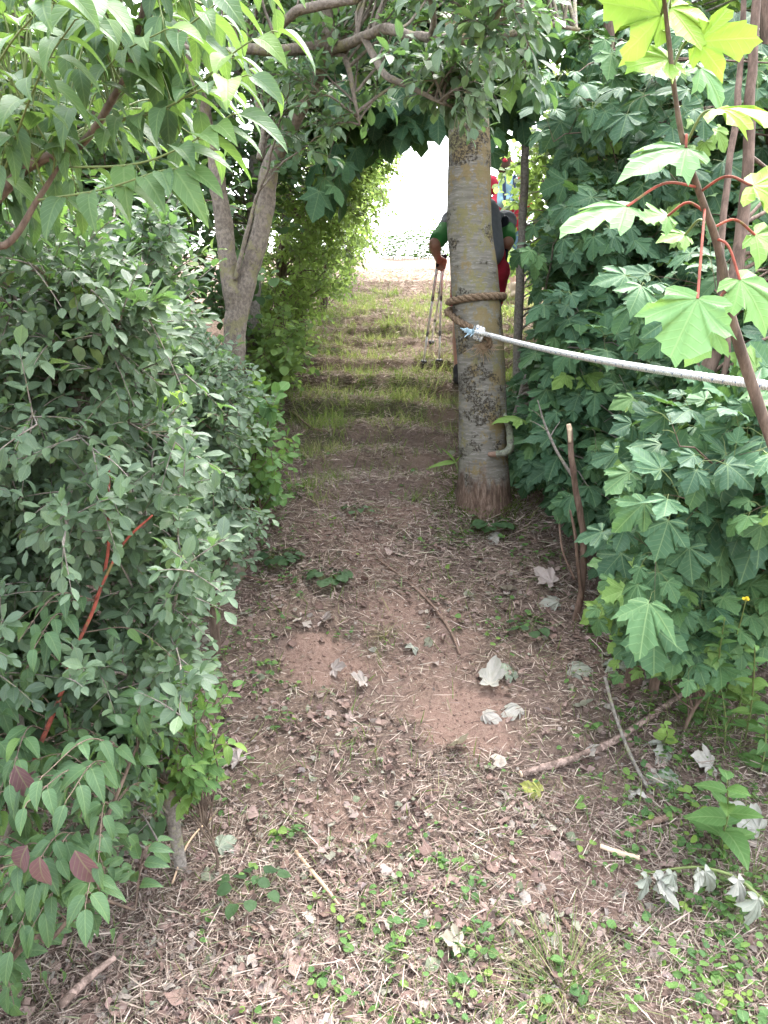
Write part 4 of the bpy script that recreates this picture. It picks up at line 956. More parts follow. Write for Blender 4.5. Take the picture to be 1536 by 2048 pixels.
def fuse(name, parts, mat, parent, vox=.008, it=4):
    """merge overlapping limbs into one continuous surface"""
    mb = MB()
    for c in parts: mb.add(*capsule(*c))
    o = mb.build(name, mat, parent)
    a = o.modifiers.new('r', 'REMESH'); a.mode = 'VOXEL'; a.voxel_size = vox; a.use_smooth_shade = True
    b = o.modifiers.new('s', 'SMOOTH'); b.factor = .5; b.iterations = it
    bpy.context.view_layer.update()
    me = bpy.data.meshes.new_from_object(o.evaluated_get(bpy.context.evaluated_depsgraph_get()))
    o.modifiers.clear(); o.data = me; me.materials.clear(); me.materials.append(mat)
    return o

def hand(wrist, d, side, curl=1., s=1.):
    """palm, four bent fingers and a thumb; d = forearm direction"""
    d = nrm(d); up = np.array([0, -.2, 1.]); up = nrm(up - d * np.dot(up, d)); w = np.cross(d, up) * side
    out = [(wrist, .026 * s, wrist + d * .055 * s, .033 * s, 12, 6, .55)]
    for j, (o, l) in enumerate(((-.027, .036), (-.009, .041), (.009, .039), (.027, .031))):
        k0 = wrist + d * .082 * s + w * o * s; k1 = k0 + nrm(d - up * .5 * curl) * l * s; k2 = k1 + nrm(-d * .2 * curl + d * (1 - curl) - up) * l * .8 * s; k3 = k2 + nrm(-d * curl - up * .3) * l * .6 * s
        out += [(k0, .0105 * s, k1, .0095 * s), (k1, .0095 * s, k2, .0085 * s), (k2, .0085 * s, k3, .0075 * s)]
    t0 = wrist + d * .03 * s - w * .028 * s; t1 = t0 + nrm(d * .7 - w * .7) * .034 * s; t2 = t1 + nrm(d * .7 - up * .7 + w * .2) * .028 * s
    return out + [(t0, .013 * s, t1, .011 * s), (t1, .011 * s, t2, .009 * s)]

SK = plain_mat('skin', (.36, .19, .135), .5, .4, .12, 60, .05); SKP = plain_mat('pale skin', (.50, .31, .24), .5, .4, .1, 60, .05)
CL = {n: plain_mat(n, c, .85, .2, .22, 30, .35, .006) for n, c in dict(green_cotton=(.045, .19, .05), grey_nylon=(.14, .15, .17), dark_nylon=(.022, .025, .035), red_cotton=(.36, .022, .045), pink_cotton=(.70, .06, .22), blue_denim=(.10, .19, .30), pale_blue=(.26, .42, .52), dark_shoe=(.03, .028, .03), sock=(.5, .48, .45), brown_hair=(.06, .035, .02), navy=(.035, .05, .10), beige=(.42, .33, .25)).items()}

def person(label, o, J, mats, extra):
    """J: joints in metres about the standing point (x right, y ahead, z up)"""
    r = thing('person', label, 'person', o); j = {k_: np.array(v, float) + o for k_, v in J.items()}
    hd, nk = j['head'], j['neck']; f = np.array(J.get('face', (0, 1, -.1)), float); f = nrm(f)
    sd_ = nrm(np.cross(f, UP))
    parts = [(j['pelvis'], .135, j['belly'], .125, 18, 7, .8), (j['belly'], .125, j['chest'], .145, 18, 7, .78), (j['chest'], .13, nk, .055, 16, 7, .85), (nk, .055, hd, .06),
             (hd - UP * .035 + f * .02, .066, hd + UP * .04, .088), (hd - UP * .065 + f * .045, .045, hd - UP * .01 + f * .03, .07), (hd + f * .092 - UP * .005, .010, hd + f * .103 - UP * .03, .014),
             (hd + f * .083 - UP * .062 - sd_ * .018, .009, hd + f * .083 - UP * .062 + sd_ * .018, .009)]
    for s in (-1, 1): parts += [(hd + sd_ * .088 * s - UP * .03, .010, hd + sd_ * .094 * s + UP * .02, .014)]
    for s, n_ in ((-1, 'l'), (1, 'r')):
        sh, el, wr = j['sh' + n_], j['el' + n_], j['wr' + n_]; hp, kn, ak = j['hip' + n_], j['kn' + n_], j['ak' + n_]
        fd_ = nrm(np.array(J['foot'], float))
        parts += [(j['chest'], .10, sh, .062), (sh, .056, el, .041), (el, .042, el + (wr - el) * .35, .043), (el + (wr - el) * .35, .043, wr, .027)] + hand(wr, J['hd' + n_], s)
        parts += [(j['pelvis'], .12, hp, .10), (hp, .092, kn, .058), (kn, .056, kn + (ak - kn) * .35 - fd_ * .012, .058), (kn + (ak - kn) * .35 - fd_ * .012, .057, ak, .036), (ak, .036, ak - UP * .04 - fd_ * .02, .032), (ak - UP * .03, .034, ak - UP * .055 + fd_ * .13, .028)]
    fuse('body', parts, mats['skin'], r)
    hairp = [(hd - f * .02 + UP * .045, .095, hd - f * .04 - UP * .03, .085)]
    fuse('hair', hairp, mats['hair'], r, .01)
    for nm, mt, ps, *lb in extra(j, f, sd_):
        par = r
        q = fuse(nm, ps, mt, par, .010 if nm != 'strap' else .006)
        if lb: tag(q, lb[0])
    return r, j

def hx(px, py, d, o): return P(px, py, d) - o
# hiker bent over trekking poles behind the roped tree
ho = G(955, 768); hd_ = ho[1]
JH = dict(pelvis=(0, .0, .80), belly=(0, .05, .93), chest=(0, .16, 1.08), neck=(.01, .24, 1.20), head=(.0, .31, 1.31), face=(0, 1, -.35), foot=(.05, 1, 0),
    shl=(-.19, .17, 1.13), ell=hx(869, 488, hd_ - .02, ho), wrl=hx(874, 513, hd_ + .14, ho), hdl=(.35, .75, -.3), shr=(.19, .17, 1.13), elr=hx(1016, 484, hd_ - .02, ho), wrr=hx(1004, 506, hd_ + .12, ho), hdr=(-.5, .7, -.2),
    hipl=(-.10, 0, .78), knl=(-.125, .06, .44), akl=(-.135, -.02, .085), hipr=(.10, 0, .78), knr=(.10, .16, .52), akr=(.10, .14, .20))
def hx_extra(j, f, sd_):
    e = []
    e.append(('shirt', CL['green_cotton'], [(j['belly'], .137, j['chest'], .155, 18, 7, .8), (j['chest'], .14, j['neck'], .07)] + sum([[(j['chest'], .11, j['sh' + n], .075), (j['sh' + n], .068, j['sh' + n] + (j['el' + n] - j['sh' + n]) * .82, .060)] for n in 'lr'], [])))
    e.append(('rucksack', CL['grey_nylon'], [(j['belly'] + [0, -.16, -.02], .15, j['chest'] + [0, -.15, .08], .13, 16, 7, .7), (j['chest'] + [-.12, -.06, .06], .06, j['chest'] + [.12, -.06, .06], .06), (j['chest'] + [-.16, -.02, .04], .05, j['chest'] + [-.2, .03, .02], .035)]))
    e.append(('vest', CL['grey_nylon'], [(j['belly'], .142, j['chest'], .162, 18, 7, .8), (j['chest'], .145, j['neck'], .075)] + sum([[(j['chest'], .115, j['sh' + n], .082), (j['sh' + n], .076, j['sh' + n] + (j['el' + n] - j['sh' + n]) * .30, .069)] for n in 'lr'], [])))
    for s in (-1, 1):
        e.append(('strap', CL['dark_nylon'], [(j['chest'] + [.17 * s, -.10, .05], .028, j['belly'] + [.165 * s, -.04, -.02], .03), (j['belly'] + [.165 * s, -.04, -.02], .03, j['pelvis'] + [.15 * s, -.04, .02], .028)]))
    e.append(('shorts', CL['red_cotton'], [(j['pelvis'] + [-.05, 0, .08], .125, j['pelvis'] + [.05, 0, .08], .125)] + sum([[(j['pelvis'], .13, j['hip' + n], .11), (j['hip' + n], .107, j['hip' + n] + (j['kn' + n] - j['hip' + n]) * .72, .088)] for n in 'lr'], [])))
    e.append(('cap', CL['pink_cotton'], [(j['head'] + UP * .055 - f * .005, .098, j['head'] + UP * .075 + f * .01, .09), (j['head'] + f * .08 + UP * .06 - sd_ * .05, .014, j['head'] + f * .14 + UP * .035, .012), (j['head'] + f * .08 + UP * .06 + sd_ * .05, .014, j['head'] + f * .14 + UP * .035, .012), (j['head'] - f * .09 + UP * .03 - sd_ * .04, .03, j['head'] - f * .09 + UP * .03 + sd_ * .04, .03)]))
    for n in 'lr':
        e.append(('shoe', CL['dark_shoe'], [(j['ak' + n] + [0, -.05, -.045], .042, j['ak' + n] + [0, .06, -.05], .043), (j['ak' + n] + [0, .06, -.05], .042, j['ak' + n] + [.01, .17, -.058], .032), (j['ak' + n] + [0, -.01, -.03], .045, j['ak' + n] + [0, -.01, .02], .047)]))
    return e
hiker, jh = person('hiker in green shirt, red shorts and pink cap bent over poles behind the roped trunk', ho, JH, dict(skin=SK, hair=CL['brown_hair']), hx_extra)

M['alu'] = plain_mat('scratched aluminium', (.74, .74, .76), .4, .5, .2, 80, .05); M['alu'].node_tree.nodes['Principled BSDF'].inputs['Metallic'].default_value = .25
M['clamp'] = plain_mat('grey plastic', (.16, .16, .17), .5)
M['grip'] = plain_mat('black rubber', (.018, .018, .02), .6)
def pole(label, top, tip):
    t = thing('trekking_pole', label, 'trekking pole', tip, 'walking poles of the hiker behind the trunk'); d = nrm(top - tip); L = np.linalg.norm(top - tip)
    a = lambda s: tip + d * s
    mb = MB(); tubes(mb, np.stack([a(.05), a(L * .34)]), np.array([.0065, .0075]), 8, cap=True); tubes(mb, np.stack([a(L * .34), a(L * .66)]), np.full(2, .0088), 8, cap=True); tubes(mb, np.stack([a(L * .66), a(L - .05)]), np.full(2, .0105), 8, cap=True); mb.build('shaft', M['alu'], t)
    mb = MB(); tubes(mb, np.stack([a(L - .07), a(L - .05), a(L - .02), a(L + .01), a(L + .03)]), np.array([.011, .013, .015, .017, .010]), 10, cap=True); mb.build('grip', M['grip'], t)
    mb = MB(); tubes(mb, np.stack([a(.0), a(.02), a(.05)]), np.array([.003, .005, .008]), 8, cap=True); mb.build('tip', M['grip'], t)
    mb = MB(); tubes(mb, np.stack([a(.062), a(.07), a(.076)]), np.array([.02, .026, .012]), 14, cap=True); mb.build('basket', M['grip'], t)
    for s in (.34, .66):
        mb = MB(); tubes(mb, np.stack([a(L * s - .02), a(L * s), a(L * s + .02)]), np.array([.0108, .0118, .0108]), 10, cap=True); mb.build('clamp', M['clamp'], t)
def tipto(px, py): 
    p = G(px, py); return p
gl = jh['wrl'] + nrm(np.array([.35, .75, -.3])) * .075
pole('grey trekking pole slanting outermost, its tip farthest from the trunk', gl + [-.016, 0, .02], tipto(845, 738))
pole('grey trekking pole standing upright closest beside the trunk', gl + [.012, .01, .02], tipto(878, 736))
pole('thin trekking pole between the other two, its tip higher up the slope', gl + [.035, .03, .03], tipto(862, 692))
gr = jh['wrr'] + nrm(np.array([-.5, .7, -.2])) * .075
pole('pale trekking pole showing between the roped trunk and the sycamore leaves', gr + [-.02, 0, .06], tipto(1003, 690))

# walker in red further up the path
wo = G(1006, 598); wd = wo[1]
JW = dict(pelvis=(0, 0, .90), belly=(0, .01, 1.04), chest=(0, .03, 1.24), neck=(0, .05, 1.42), head=(-.03, .08, 1.55), face=(0, 1, 0), foot=(0, 1, 0), shl=(-.18, .03, 1.36), ell=(-.27, .05, 1.10), wrl=(-.24, .20, .92), hdl=(0, .5, -.8), shr=(.18, .03, 1.36), elr=(.27, .03, 1.10), wrr=(.25, .18, .92), hdr=(0, .5, -.8),
    hipl=(-.09, 0, .88), knl=(-.10, .09, .50), akl=(-.10, .05, .10), hipr=(.09, 0, .88), knr=(.10, .02, .48), akr=(.11, -.10, .085))
def w_extra(j, f, sd_):
    e = [('shirt', CL['red_cotton'], [(j['belly'], .135, j['chest'], .155, 18, 7, .8), (j['chest'], .14, j['neck'], .065)] + sum([[(j['chest'], .11, j['sh' + n], .075), (j['sh' + n], .07, j['el' + n], .058), (j['el' + n], .058, j['el' + n] + (j['wr' + n] - j['el' + n]) * .8, .045)] for n in 'lr'], [])),
         ('rucksack', CL['pale_blue'], [(j['belly'] + [s, -.15, .05], .07, j['chest'] + [s * .8, -.15, .06], .065, 14, 7, 1.) for s in (-.065, 0, .065)] + [(j['chest'] + [-.05, -.15, .10], .06, j['chest'] + [.06, -.14, .11], .055), (j['belly'] + [-.05, -.2, .06], .055, j['belly'] + [.05, -.2, .07], .05)]), ('strap', CL['navy'], [(j['chest'] + [-.06, -.205, .14], .02, j['belly'] + [-.05, -.245, .03], .02)]), ('strap', CL['navy'], [(j['chest'] + [.065, -.205, .14], .02, j['belly'] + [.06, -.245, .03], .02)]),
         ('waist_jacket', CL['red_cotton'], [(j['pelvis'] + [-.09, -.02, .20], .12, j['pelvis'] + [.09, -.02, .20], .12), (j['pelvis'] + [-.12, -.07, .16], .10, j['pelvis'] + [-.13, -.10, -.10], .085), (j['pelvis'] + [.12, -.07, .16], .10, j['pelvis'] + [.12, -.10, -.02], .10), (j['pelvis'] + [0, -.09, .16], .10, j['pelvis'] + [-.04, -.12, -.06], .09)], 'red jacket knotted round the waist'),
         ('jeans', CL['blue_denim'], [(j['pelvis'] + [-.05, 0, .04], .125, j['pelvis'] + [.05, 0, .04], .125)] + sum([[(j['hip' + n], .108, j['kn' + n], .078), (j['kn' + n], .078, j['kn' + n] + (j['ak' + n] - j['kn' + n]) * .35, .074)] for n in 'lr'], [])),
         ('hat', CL['red_cotton'], [(j['head'] + UP * .05, .10, j['head'] + UP * .085, .09), (j['head'] + UP * .03 - f * .10, .03, j['head'] + UP * .02 - sd_ * .10, .03), (j['head'] + UP * .03 - f * .10, .03, j['head'] + UP * .02 + sd_ * .10, .03)])]
    for n in 'lr': e.append(('boot', CL['beige'], [(j['ak' + n] + [0, -.05, -.045], .042, j['ak' + n] + [0, .15, -.055], .036), (j['ak' + n] + [0, -.01, -.03], .048, j['ak' + n] + [0, -.01, .06], .052)]))
    return e
person('walker in jeans, red top and pale blue rucksack climbing above the stooped hiker', wo, JW, dict(skin=SKP, hair=CL['brown_hair']), w_extra)

# ---- dead and fallen wood
def stick(label, pts, r, mat, cat='stick', cut=None, name='stick', n=40, group='sticks lying on the bank', side=0):
    pts = np.array(pts); t = thing(name, label, cat, pts[0], group)
    mb = MB(); p, rr = limb(mb, pts, np.array(r), n, 10, .0025); mb.build('shaft', mat, t)
    if cut is not None:
        i = 0 if cut == 0 else -1; q = p[i] + nrm(p[i] - p[1 if cut == 0 else -2]) * .004
        mb = MB(); tubes(mb, np.stack([p[i], q]), np.array([rr[i] * .97, rr[i] * .9]), 10, cap=True); mb.build('cut_end', M['cutwood'], t)
    for k_ in range(side):
        j_ = int(n * (.3 + .5 * rng.random())); b = p[j_]; q = b + nrm(runit(1)[0] + nrm(p[-1] - p[0]) + UP * .3) * rng.uniform(.04, .1)
        mb = MB(); limb(mb, np.stack([b, (b + q) / 2 + runit(1)[0] * .006, q]), np.array([rr[j_] * .55, rr[j_] * .4, rr[j_] * .2]), 10, 6, .001); mb.build('side_twig', mat, t)
    return t
def gp(*l, lift=.012): 
    p = G([a for a, b in l], [b for a, b in l]); p[:, 2] += lift; return p
M['cutwood'] = plain_mat('cut wood', (.55, .42, .30), .8, .2, .25, 120)
M['pinkbark'] = bark_mat('peeling pinkish bark', (.12, .085, .07), (.36, .26, .22), (.15, .105, .085), .52, 1., (1, 1, 1), .008, 28)
M['cane'] = plain_mat('dry cane', (.42, .30, .20), .7, .2, .3, 60)
M['browntwig'] = bark_mat('brown twig', (.10, .062, .046), (.22, .15, .115))
db = np.vstack([foot(1160, 3.1), pxs([(1163, 1180, 3.1), (1166, 1110, 3.1), (1164, 1050, 3.1), (1152, 975, 3.1), (1142, 905, 3.1), (1139, 855, 3.1)])])
dbt = stick('snapped brown stem standing upright before the sycamores, its tip pale and cut', db, [.015, .014, .014, .013, .0125, .012, .011], M['browntwig'], 'dead stem', None, 'broken_sapling', 60, None)
mb = MB(); limb(mb, pxs([(1139, 858, 3.098), (1137, 848, 3.098)]), np.array([.0114, .008]), 8, 10, .0005); limb(mb, pxs([(1140, 885, 3.087), (1139, 858, 3.088)]), np.array([.006, .009]), 8, 8, .0005); mb.build('cut_end', M['cutwood'], dbt)
mb = MB(); limb(mb, pxs([(1164, 1200, 3.08), (1156, 1130, 3.06), (1150, 1070, 3.05), (1140, 1020, 3.05)]), np.array([.008, .008, .007, .004]), 24, 8, .001); mb.build('side_shoot', M['browntwig'], dbt)
stick('forked grey dead twig leaning by the broken stem', pxs([(1150, 960, 3.2), (1115, 905, 3.25), (1090, 850, 3.3), (1075, 800, 3.3)]), [.007, .006, .005, .002], M['grey'], 'twig', None, 'dead_twig', 30, None, 3)
stick('thin pale dead stalk beside the roped tree foot', pxs([(1150, 1160, 3.25), (1125, 1100, 3.3), (1118, 1040, 3.35), (1116, 1020, 3.35)]), [.005, .005, .004, .003], M['browntwig'], 'twig', None, 'dead_twig', 24, None, 1)
stick('thick cut pinkish branch lying on the bank, longest of the fallen wood', gp((1042, 1562), (1150, 1530), (1235, 1490), (1300, 1445), (1375, 1392), lift=.026), [.012, .013, .0125, .011, .009], M['pinkbark'], 'fallen branch', 0, 'fallen_branch', 50, None)
stick('long thin brown twig bending across the middle of the path', gp((748, 1118), (805, 1160), (858, 1208), (903, 1272), (920, 1315)), [.004, .006, .0065, .006, .004], M['browntwig'], side=1)
tw3 = np.vstack([gp((1302, 1600), lift=.02), gp((1262, 1530), lift=.03), gp((1225, 1465), lift=.08), gp((1206, 1420), lift=.13)])
stick('twig propped over the thick branch with a yellow lichen tip', tw3, [.006, .0065, .006, .007], M['grey'])
stick('pale dry cane lying beside the worn path near the viewer', gp((592, 1715), (635, 1768), (678, 1822), lift=.02), [.006, .006, .004], M['cane'])
stick('short split pale stick among the clover', gp((1200, 1704), (1235, 1716), (1278, 1728), lift=.02), [.007, .009, .008], M['cutwood'])
stick('dark brown twig sinking into the litter toward the grass tuft', gp((1010, 1700), (1070, 1765), (1120, 1840), (1165, 1905), lift=.012), [.005, .006, .006, .005], M['browntwig'], side=2)
stick('dark rotting stick under the wilted leaves', gp((1240, 1680), (1290, 1662), (1345, 1640), lift=.02), [.008, .011, .010], M['browntwig'])
stick('straight straw coloured stalk lying aslant on the lower path', gp((682, 1852), (740, 1815), (800, 1778), lift=.015), [.003, .003, .002], M['cane'])
stick('orange brown stick under the corner dogwood', gp((125, 2046), (180, 1990), (232, 1950), lift=.05), [.010, .010, .007], M['pinkbark'])
stick('curved bare twig lying on the grassy steps', gp((553, 790), (585, 828), (625, 862), (672, 872), lift=.02), [.006, .006, .005, .003], M['browntwig'], side=1)
stick('crooked twig by the hedge foot pointing at the path', gp((430, 1180), (480, 1160), (540, 1172), (590, 1150), lift=.02), [.004, .005, .005, .003], M['browntwig'], side=1)
stick('pale bent stem arching out from under the dogwood', np.vstack([gp((345, 1780), lift=.02), gp((380, 1720), lift=.06), gp((430, 1640), lift=.02)]), [.003, .003, .002], M['cane'])
stick('short pinkish stick below the bare patch beside the big fallen leaf', gp((1000, 1640), (1028, 1612), (1045, 1590), lift=.012), [.006, .007, .005], M['pinkbark'])

# ---- single fallen leaves
FL = [(680, 1352, .075, .75, 'white curled dead leaf on bare soil, wider of the touching pair'), (716, 1378, .07, .7, 'pale dead leaf pointing down from the touching pair'), (655, 1255, .085, .8, 'tan and white folded leaf beside the pale grass clump'),
 (830, 1302, .075, .25, 'small grey-green leaf upright in the middle of the path'), (985, 1372, .11, .45, 'large pale lobed leaf on the rim of the bare patch'), (1018, 1352, .10, .05, 'dull green leaf tucked behind the large pale one'),
 (980, 1445, .07, .55, 'small white lobed leaf on the corner of the bare red patch'), (1030, 1432, .09, .45, 'crumpled pale lobed leaf next to the bare red patch'), (925, 1508, .09, .85, 'flat cream leaf just below the bare red patch'),
 (998, 1538, .065, .8, 'curled white leaf near the cut end of the thick branch'), (465, 1528, .08, .72, 'pale leaf at the foot of the hedge by the dogwood'), (1062, 1596, .07, .98, 'yellow-green leaf lying flat below the thick branch'),
 (1160, 1352, .10, .2, 'grey leaf curling at the edge of the sycamore shade'), (1235, 1338, .12, .15, 'broad grey-green leaf lying under the sycamore edge'), (1285, 1372, .11, .82, 'tan torn leaf under the sycamore edge'), (1086, 1172, .11, .8, 'pale tan leaf caught below the broken stem'),
 (1020, 1195, .07, .7, 'white leaf scrap downhill of the roped tree foot'), (1180, 1530, .09, .6, 'white leaf draped over the thick branch'), (1328, 1515, .10, .35, 'grey leaf standing on edge past the thick branch'), (1265, 1590, .08, .5, 'silvery leaf hanging over the propped twig'),
 (1100, 1215, .09, .3, 'drab leaf in the shadow under the dead twigs'), (595, 1252, .06, .8, 'small tan leaf left of the grass clump'), (985, 1085, .08, .5, 'pale lobed leaf below the mossy tree foot'), (1400, 1545, .10, .5, 'white leaf shred among the clover by the tall weed'),
 (1170, 1430, .08, .3, 'small dull leaf below the brown scraps under the sycamores'), (1330, 1575, .11, .1, 'olive leaf pressed flat beside the silvery one'), (900, 1905, .07, .85, 'cream leaf scrap low on the path near the grass tuft'), (1490, 1660, .10, .4, 'pale leaf hanging among the weeds at the frame edge'), (455, 1700, .07, .05, 'grey-green oval leaf under the hedge foot')]
for px, py, size, tone, lb in FL:
    p = G(px, py) + [0, 0, .025]; mb = MB(); a = rng.random() * 6.28
    leaves(mb, T_SYCDRY if size > .065 else T_CRUMP, p[None] - np.array([[math.cos(a), math.sin(a), 0]]) * size * .4, np.array([[math.cos(a), math.sin(a), .15 + .2 * rng.random()]]), (UP * .8 + np.array([0, -.45, 0]) + runit(1)[0] * .25)[None], [size * .95], [size * .85], rnd=[tone])
    o = mb.build('fallen_leaf', M['pale']); tag(o, lb, 'fallen leaf', 'larger dead leaves on the bank')
# ---- weeds
def tuft(label, px, py, n, hgt_, spread, name='grass_tuft', tone=(.5, .2)):
    p = G(px, py); t = thing(name, label, 'grass tuft', p, 'grass tufts on the bank'); mb = MB()
    a = rng.random(n) * 6.28; q = p + np.stack([np.cos(a), np.sin(a), 0 * a], -1) * (rng.random(n) * spread)[:, None]
    d = nrm(np.stack([np.cos(a) * .6, np.sin(a) * .6, .4 + rng.random(n)], -1) + rng.normal(0, .35, (n, 3))); q[:, 2] = hgt(q[:, 0], q[:, 1]) - .005
    leaves(mb, T_LONGBLADE, q, d, np.stack([-np.cos(a), -np.sin(a), .6 + 0 * a], -1) + runit(n) * .3, rng.uniform(.5, 1.1, n) * hgt_, rng.uniform(.0022, .0042, n), rnd=np.clip(rng.normal(*tone, n), 0, 1))
    mb.build('blades', M['grass'], t)
T_LONGBLADE = variants(lambda k: t_ovate(7, 1., sh_blade, .25, (.3, .5, .75, .95)[k]), 4)
tuft('long loose grass tuft spreading at the bottom of the slope', 1125, 1985, 260, .15, .11, tone=(.5, .25))
tuft('fine grass tuft among the clover at the frame edge', 1500, 1790, 110, .16, .06, tone=(.35, .2))
tuft('straw pale grass clump in the middle of the path', 770, 1275, 90, .06, .03, tone=(.9, .1))
tuft('tall grass bunch beside the path step', 735, 815, 110, .16, .06, tone=(.55, .2))
tuft('grass bunch on the step edge close to the hiker', 800, 760, 100, .14, .06, tone=(.6, .2))
tuft('green grass clump below the hawthorn', 600, 850, 110, .15, .07, tone=(.5, .2))
tuft('grass and herbs thickening round the roped tree base', 900, 1075, 120, .10, .07, tone=(.3, .2))
p = G(922, 1010); hw = thing('thistle_shoot', 'single strap-leaved shoot rising against the foot of the roped tree', 'weed', p)
mb = MB(); top = P(912, 925, p[1]); limb(mb, np.stack([p, (p + top) / 2 + [.01, 0, 0], top]), np.array([.006, .005, .004]), 20, 8, .0005); mb.build('stalk', M['greenstem'], hw)
mb = MB()
for tip, b in (((862, 922), .5), ((890, 896), .2), ((922, 905), .1)):
    q = P(*tip, p[1] - .05); leaves(mb, [T_LANCE[2 if b > .3 else 0]], top[None], (q - top)[None], np.array([[.2, -.6, .8]]), [np.linalg.norm(q - top) * 1.1], [np.linalg.norm(q - top) * .9], rnd=[.8])
mb.build('foliage', M['cover'], hw)

def herb(label, base_p, top_p, name, n, ls, tm, mat, tone, flower=None):
    t = thing(name, label, 'weed', base_p); mid = (base_p + top_p) / 2 + [.015, .01, 0]
    mb = MB(); p_, r_ = limb(mb, np.stack([base_p, mid, top_p]), np.array([.0035, .003, .0014]), 30, 7, .006); mb.build('stalk', M['greenstem'], t)
    mb = MB(); i = np.linspace(4, 29, n).astype(int); a = np.arange(n) * 2.4
    leaves(mb, tm, p_[i], np.stack([np.cos(a), np.sin(a), .35 + 0 * a], -1), UP + np.array([0, -.4, 0]) + runit(n) * .3, rng.uniform(*ls, n) * np.linspace(1.2, .6, n), None if tm is not T_LANCE else rng.uniform(*ls, n) * .9, rnd=np.clip(rng.normal(tone, .12, n), 0, 1)); mb.build('foliage', mat, t)
    if flower is not None:
        mb = MB()
        for _ in range(12): leaves(mb, T_ROUND, (top_p + runit(1)[0] * .006)[None], runit(1) + UP, UP[None] + runit(1) * .3, [.010])
        mb.build('flower', flower, t)
YEL = plain_mat('yellow petals', (.65, .50, .03), .6)
herb('tall grey-green feathery weed at the edge of the sycamores', G(1405, 1440), P(1450, 1235, 2.1), 'mugwort', 34, (.05, .09), T_LANCE, M['cover'], .35)
herb('thin weed with a tiny yellow flower before the dark sycamore leaves', G(1420, 1430), P(1492, 1200, 2.1), 'nipplewort', 10, (.03, .05), T_LANCE, M['cover'], .5, YEL)
herb('upright leafy weed with arrow leaves by the frame edge', G(1490, 1480), P(1510, 1290, 1.95), 'bindweed', 16, (.045, .07), T_DOG, M['cover'], .5)
herb('broad-leaved green weed standing in the clover', G(1440, 1700), P(1455, 1560, 1.85), 'dock', 12, (.08, .12), T_DOG, M['cover'], .45)
herb('bright leafy seedling beside the thick fallen branch', G(1325, 1490), P(1330, 1450, 2.1), 'weed_seedling', 9, (.03, .045), T_ROUND, M['cover'], .85)
herb('light green nettle-like weed at the hedge foot', G(420, 1570), P(425, 1515, 1.9), 'weed_seedling', 14, (.035, .055), T_DOG, M['cover'], .7)
for (bx, by, tx, ty, td, n, ls, tm_, tone, lb) in ((1340, 1400, 1335, 1300, 2.25, 14, (.04, .07), T_DOG, .5, 'leafy weed against the sycamore foot, beside the tan fallen leaf'), (1380, 1450, 1400, 1330, 2.1, 16, (.04, .065), T_DOG, .6, 'weed stalk at the lower edge of the sycamore suckers'), (1450, 1500, 1440, 1370, 2.0, 18, (.05, .08), T_LANCE, .45, 'narrow-leaved weed among grass past the thick branch'),
    (1520, 1560, 1530, 1420, 1.85, 16, (.05, .08), T_DOG, .4, 'taller leafy weed cut by the frame edge above the fine grass'), (1240, 1330, 1250, 1270, 2.6, 12, (.03, .05), T_ROUND, .5, 'small round-leaved weed under the sycamore overhang'), (1480, 1420, 1475, 1310, 2.2, 16, (.045, .07), T_ROUND, .55, 'round-leaved weed in the shade of the suckers'), (1170, 1270, 1175, 1225, 2.9, 10, (.03, .045), T_ROUND, .35, 'small dark weed right at the foot of the broken stem')):
    herb(lb, G(bx, by), P(tx, ty, G(bx, by)[1]), 'weed', n, ls, tm_, M['cover'], tone)
for (px, py, n, ls, lb) in ((560, 1130, 26, (.04, .065), 'geranium-leaved herb cushion on the bank by the hedge'), (655, 1165, 20, (.045, .07), 'dark green five-leaved herb next to the trodden soil'), (985, 1062, 26, (.045, .075), 'herb clump just below the mossy tree foot'), (720, 1030, 10, (.03, .05), 'small broad-leaved herb above the first bare patch'),
                            (1060, 1270, 12, (.035, .055), 'round-leaved herb in the litter downhill of the tree'), (505, 1800, 10, (.035, .05), 'pointed dark weed low near the dogwood'), (300, 1650, 12, (.05, .075), 'heart-leaved herb under the dogwood edge')):
    p = G(px, py); t = thing('herb', lb, 'weed', p); mb = MB(); a = np.arange(n) * 2.4; rr_ = .015 + .06 * np.sqrt(np.arange(n) / n)
    q = p + np.stack([np.cos(a) * rr_, np.sin(a) * rr_, .03 + .03 * rng.random(n)], -1)
    leaves(mb, T_ROUND, q, np.stack([np.cos(a), np.sin(a), -.1 + 0 * a], -1), UP + runit(n) * .3, rng.uniform(*ls, n), rnd=np.clip(rng.normal(.3, .15, n), 0, 1)); mb.build('foliage', M['dark'], t)
    mb = MB(); tubes(mb, np.stack([np.broadcast_to(p - UP * .01, q.shape), q], 1), np.full((n, 2), .001), 4); mb.build('stalks', M['greenstem'], t)
tuft('grass growing tall beside the mugwort at the thicket edge', 1440, 1470, 120, .22, .10, tone=(.35, .2))
tuft('grass fringe between the suckers and the thick branch', 1350, 1420, 90, .14, .10, tone=(.35, .2))
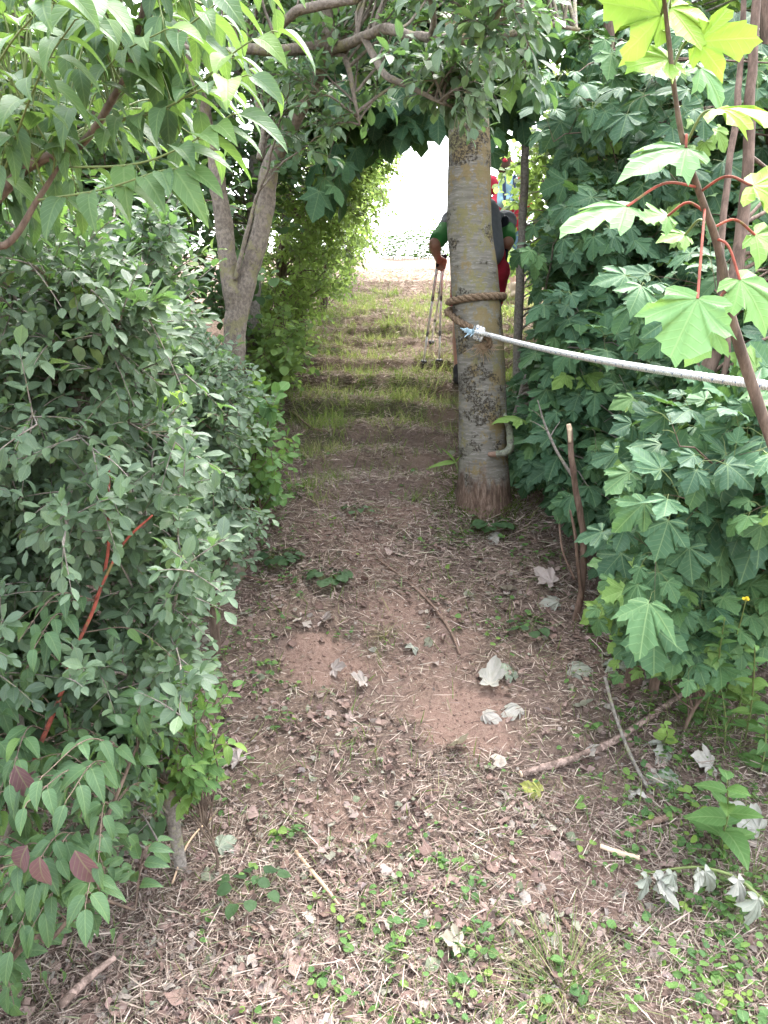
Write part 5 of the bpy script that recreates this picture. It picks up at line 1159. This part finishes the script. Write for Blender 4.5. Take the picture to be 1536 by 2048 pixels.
# wilting cut sycamore shoot lying in the corner
cp_ = gp((1640, 1905), (1536, 1868), (1470, 1830), (1400, 1806), (1340, 1795), (1290, 1790), lift=.0); cp_[:, 2] += [.03, .08, .11, .11, .09, .07]
cs = thing('wilted_shoot', 'cut yellow-green sycamore shoot lying in the corner with limp silvery leaves', 'cut shoot', cp_[0])
mb = MB(); p_, r_ = limb(mb, cp_, np.array([.0055, .005, .0045, .004, .0035, .002]), 50, 8, .0005); mb.build('shoot', M['greenstem'], cs)
for i, sz, dx in ((49, .085, -.3), (47, .10, .2), (44, .11, .1), (40, .075, -.2), (32, .09, .5), (30, .07, -.6), (22, .09, .2), (14, .10, -.3)):
    b = p_[i]; q = b + np.array([.03 * dx, -.03, .01]); mb = MB()
    leaves(mb, T_SYCDRY, q[None], np.array([[dx, -.45, -.75]]), np.array([[.2, -.7, .4]]) + runit(1) * .25, [sz * .85], [sz * .5], rnd=[.12 + .3 * rng.random()])
    l_ = mb.build('leaf', M['pale'], cs); mb = MB(); tubes(mb, np.stack([b, q]), np.full(2, .0016), 5); mb.build('stalk', M['greenstem'], l_)
# tall weeds along the skyline at the end of the path
for px, d, h_, lb in ((772, 14.6, .55, 'leafy weed clump on the skyline, nearest the hawthorn'), (792, 14.2, .72, 'tallest leafy weed clump on the bright skyline'), (815, 14.8, .6, 'leafy weed clump in the middle of the skyline row'), (838, 14.3, .68, 'bushy weed clump on the skyline next to the hiker'), (858, 14.7, .64, 'weed clump on the skyline behind the hiker arm'), (880, 14.4, .6, 'weed clump on the skyline half hidden by the trunk')):
    b = foot(px, d); sts = [(b + np.array([dx, 0, 0]), b + np.array([dx * 1.8, rng.normal(0, .05), h_ * rng.uniform(.7, 1.05)])) for dx in (-.12, -.07, -.02, .03, .08, .12)]
    t = thing('weed_clump', lb, 'weed', b, 'tall weeds on the skyline'); mb = MB()
    for s0_, s1_ in sts:
        q = spline(np.stack([s0_, (s0_ + s1_) / 2 + [.02, 0, 0], s1_]), 30); tubes(mb, q, np.linspace(.006, .002, 30), 5, mi=1)
        i = np.arange(3, 30); a = i * 2.4; nn = len(i)
        leaves(mb, T_DOG, q[i], np.stack([np.cos(a), np.sin(a), .4 + 0 * a], -1), UP + runit(nn) * .4, rng.uniform(.07, .12, nn), rng.uniform(.06, .10, nn), rnd=np.clip(rng.normal(.15, .12, nn), 0, 1))
    mb.build('foliage', [M['dark'], M['greenstem']], t)
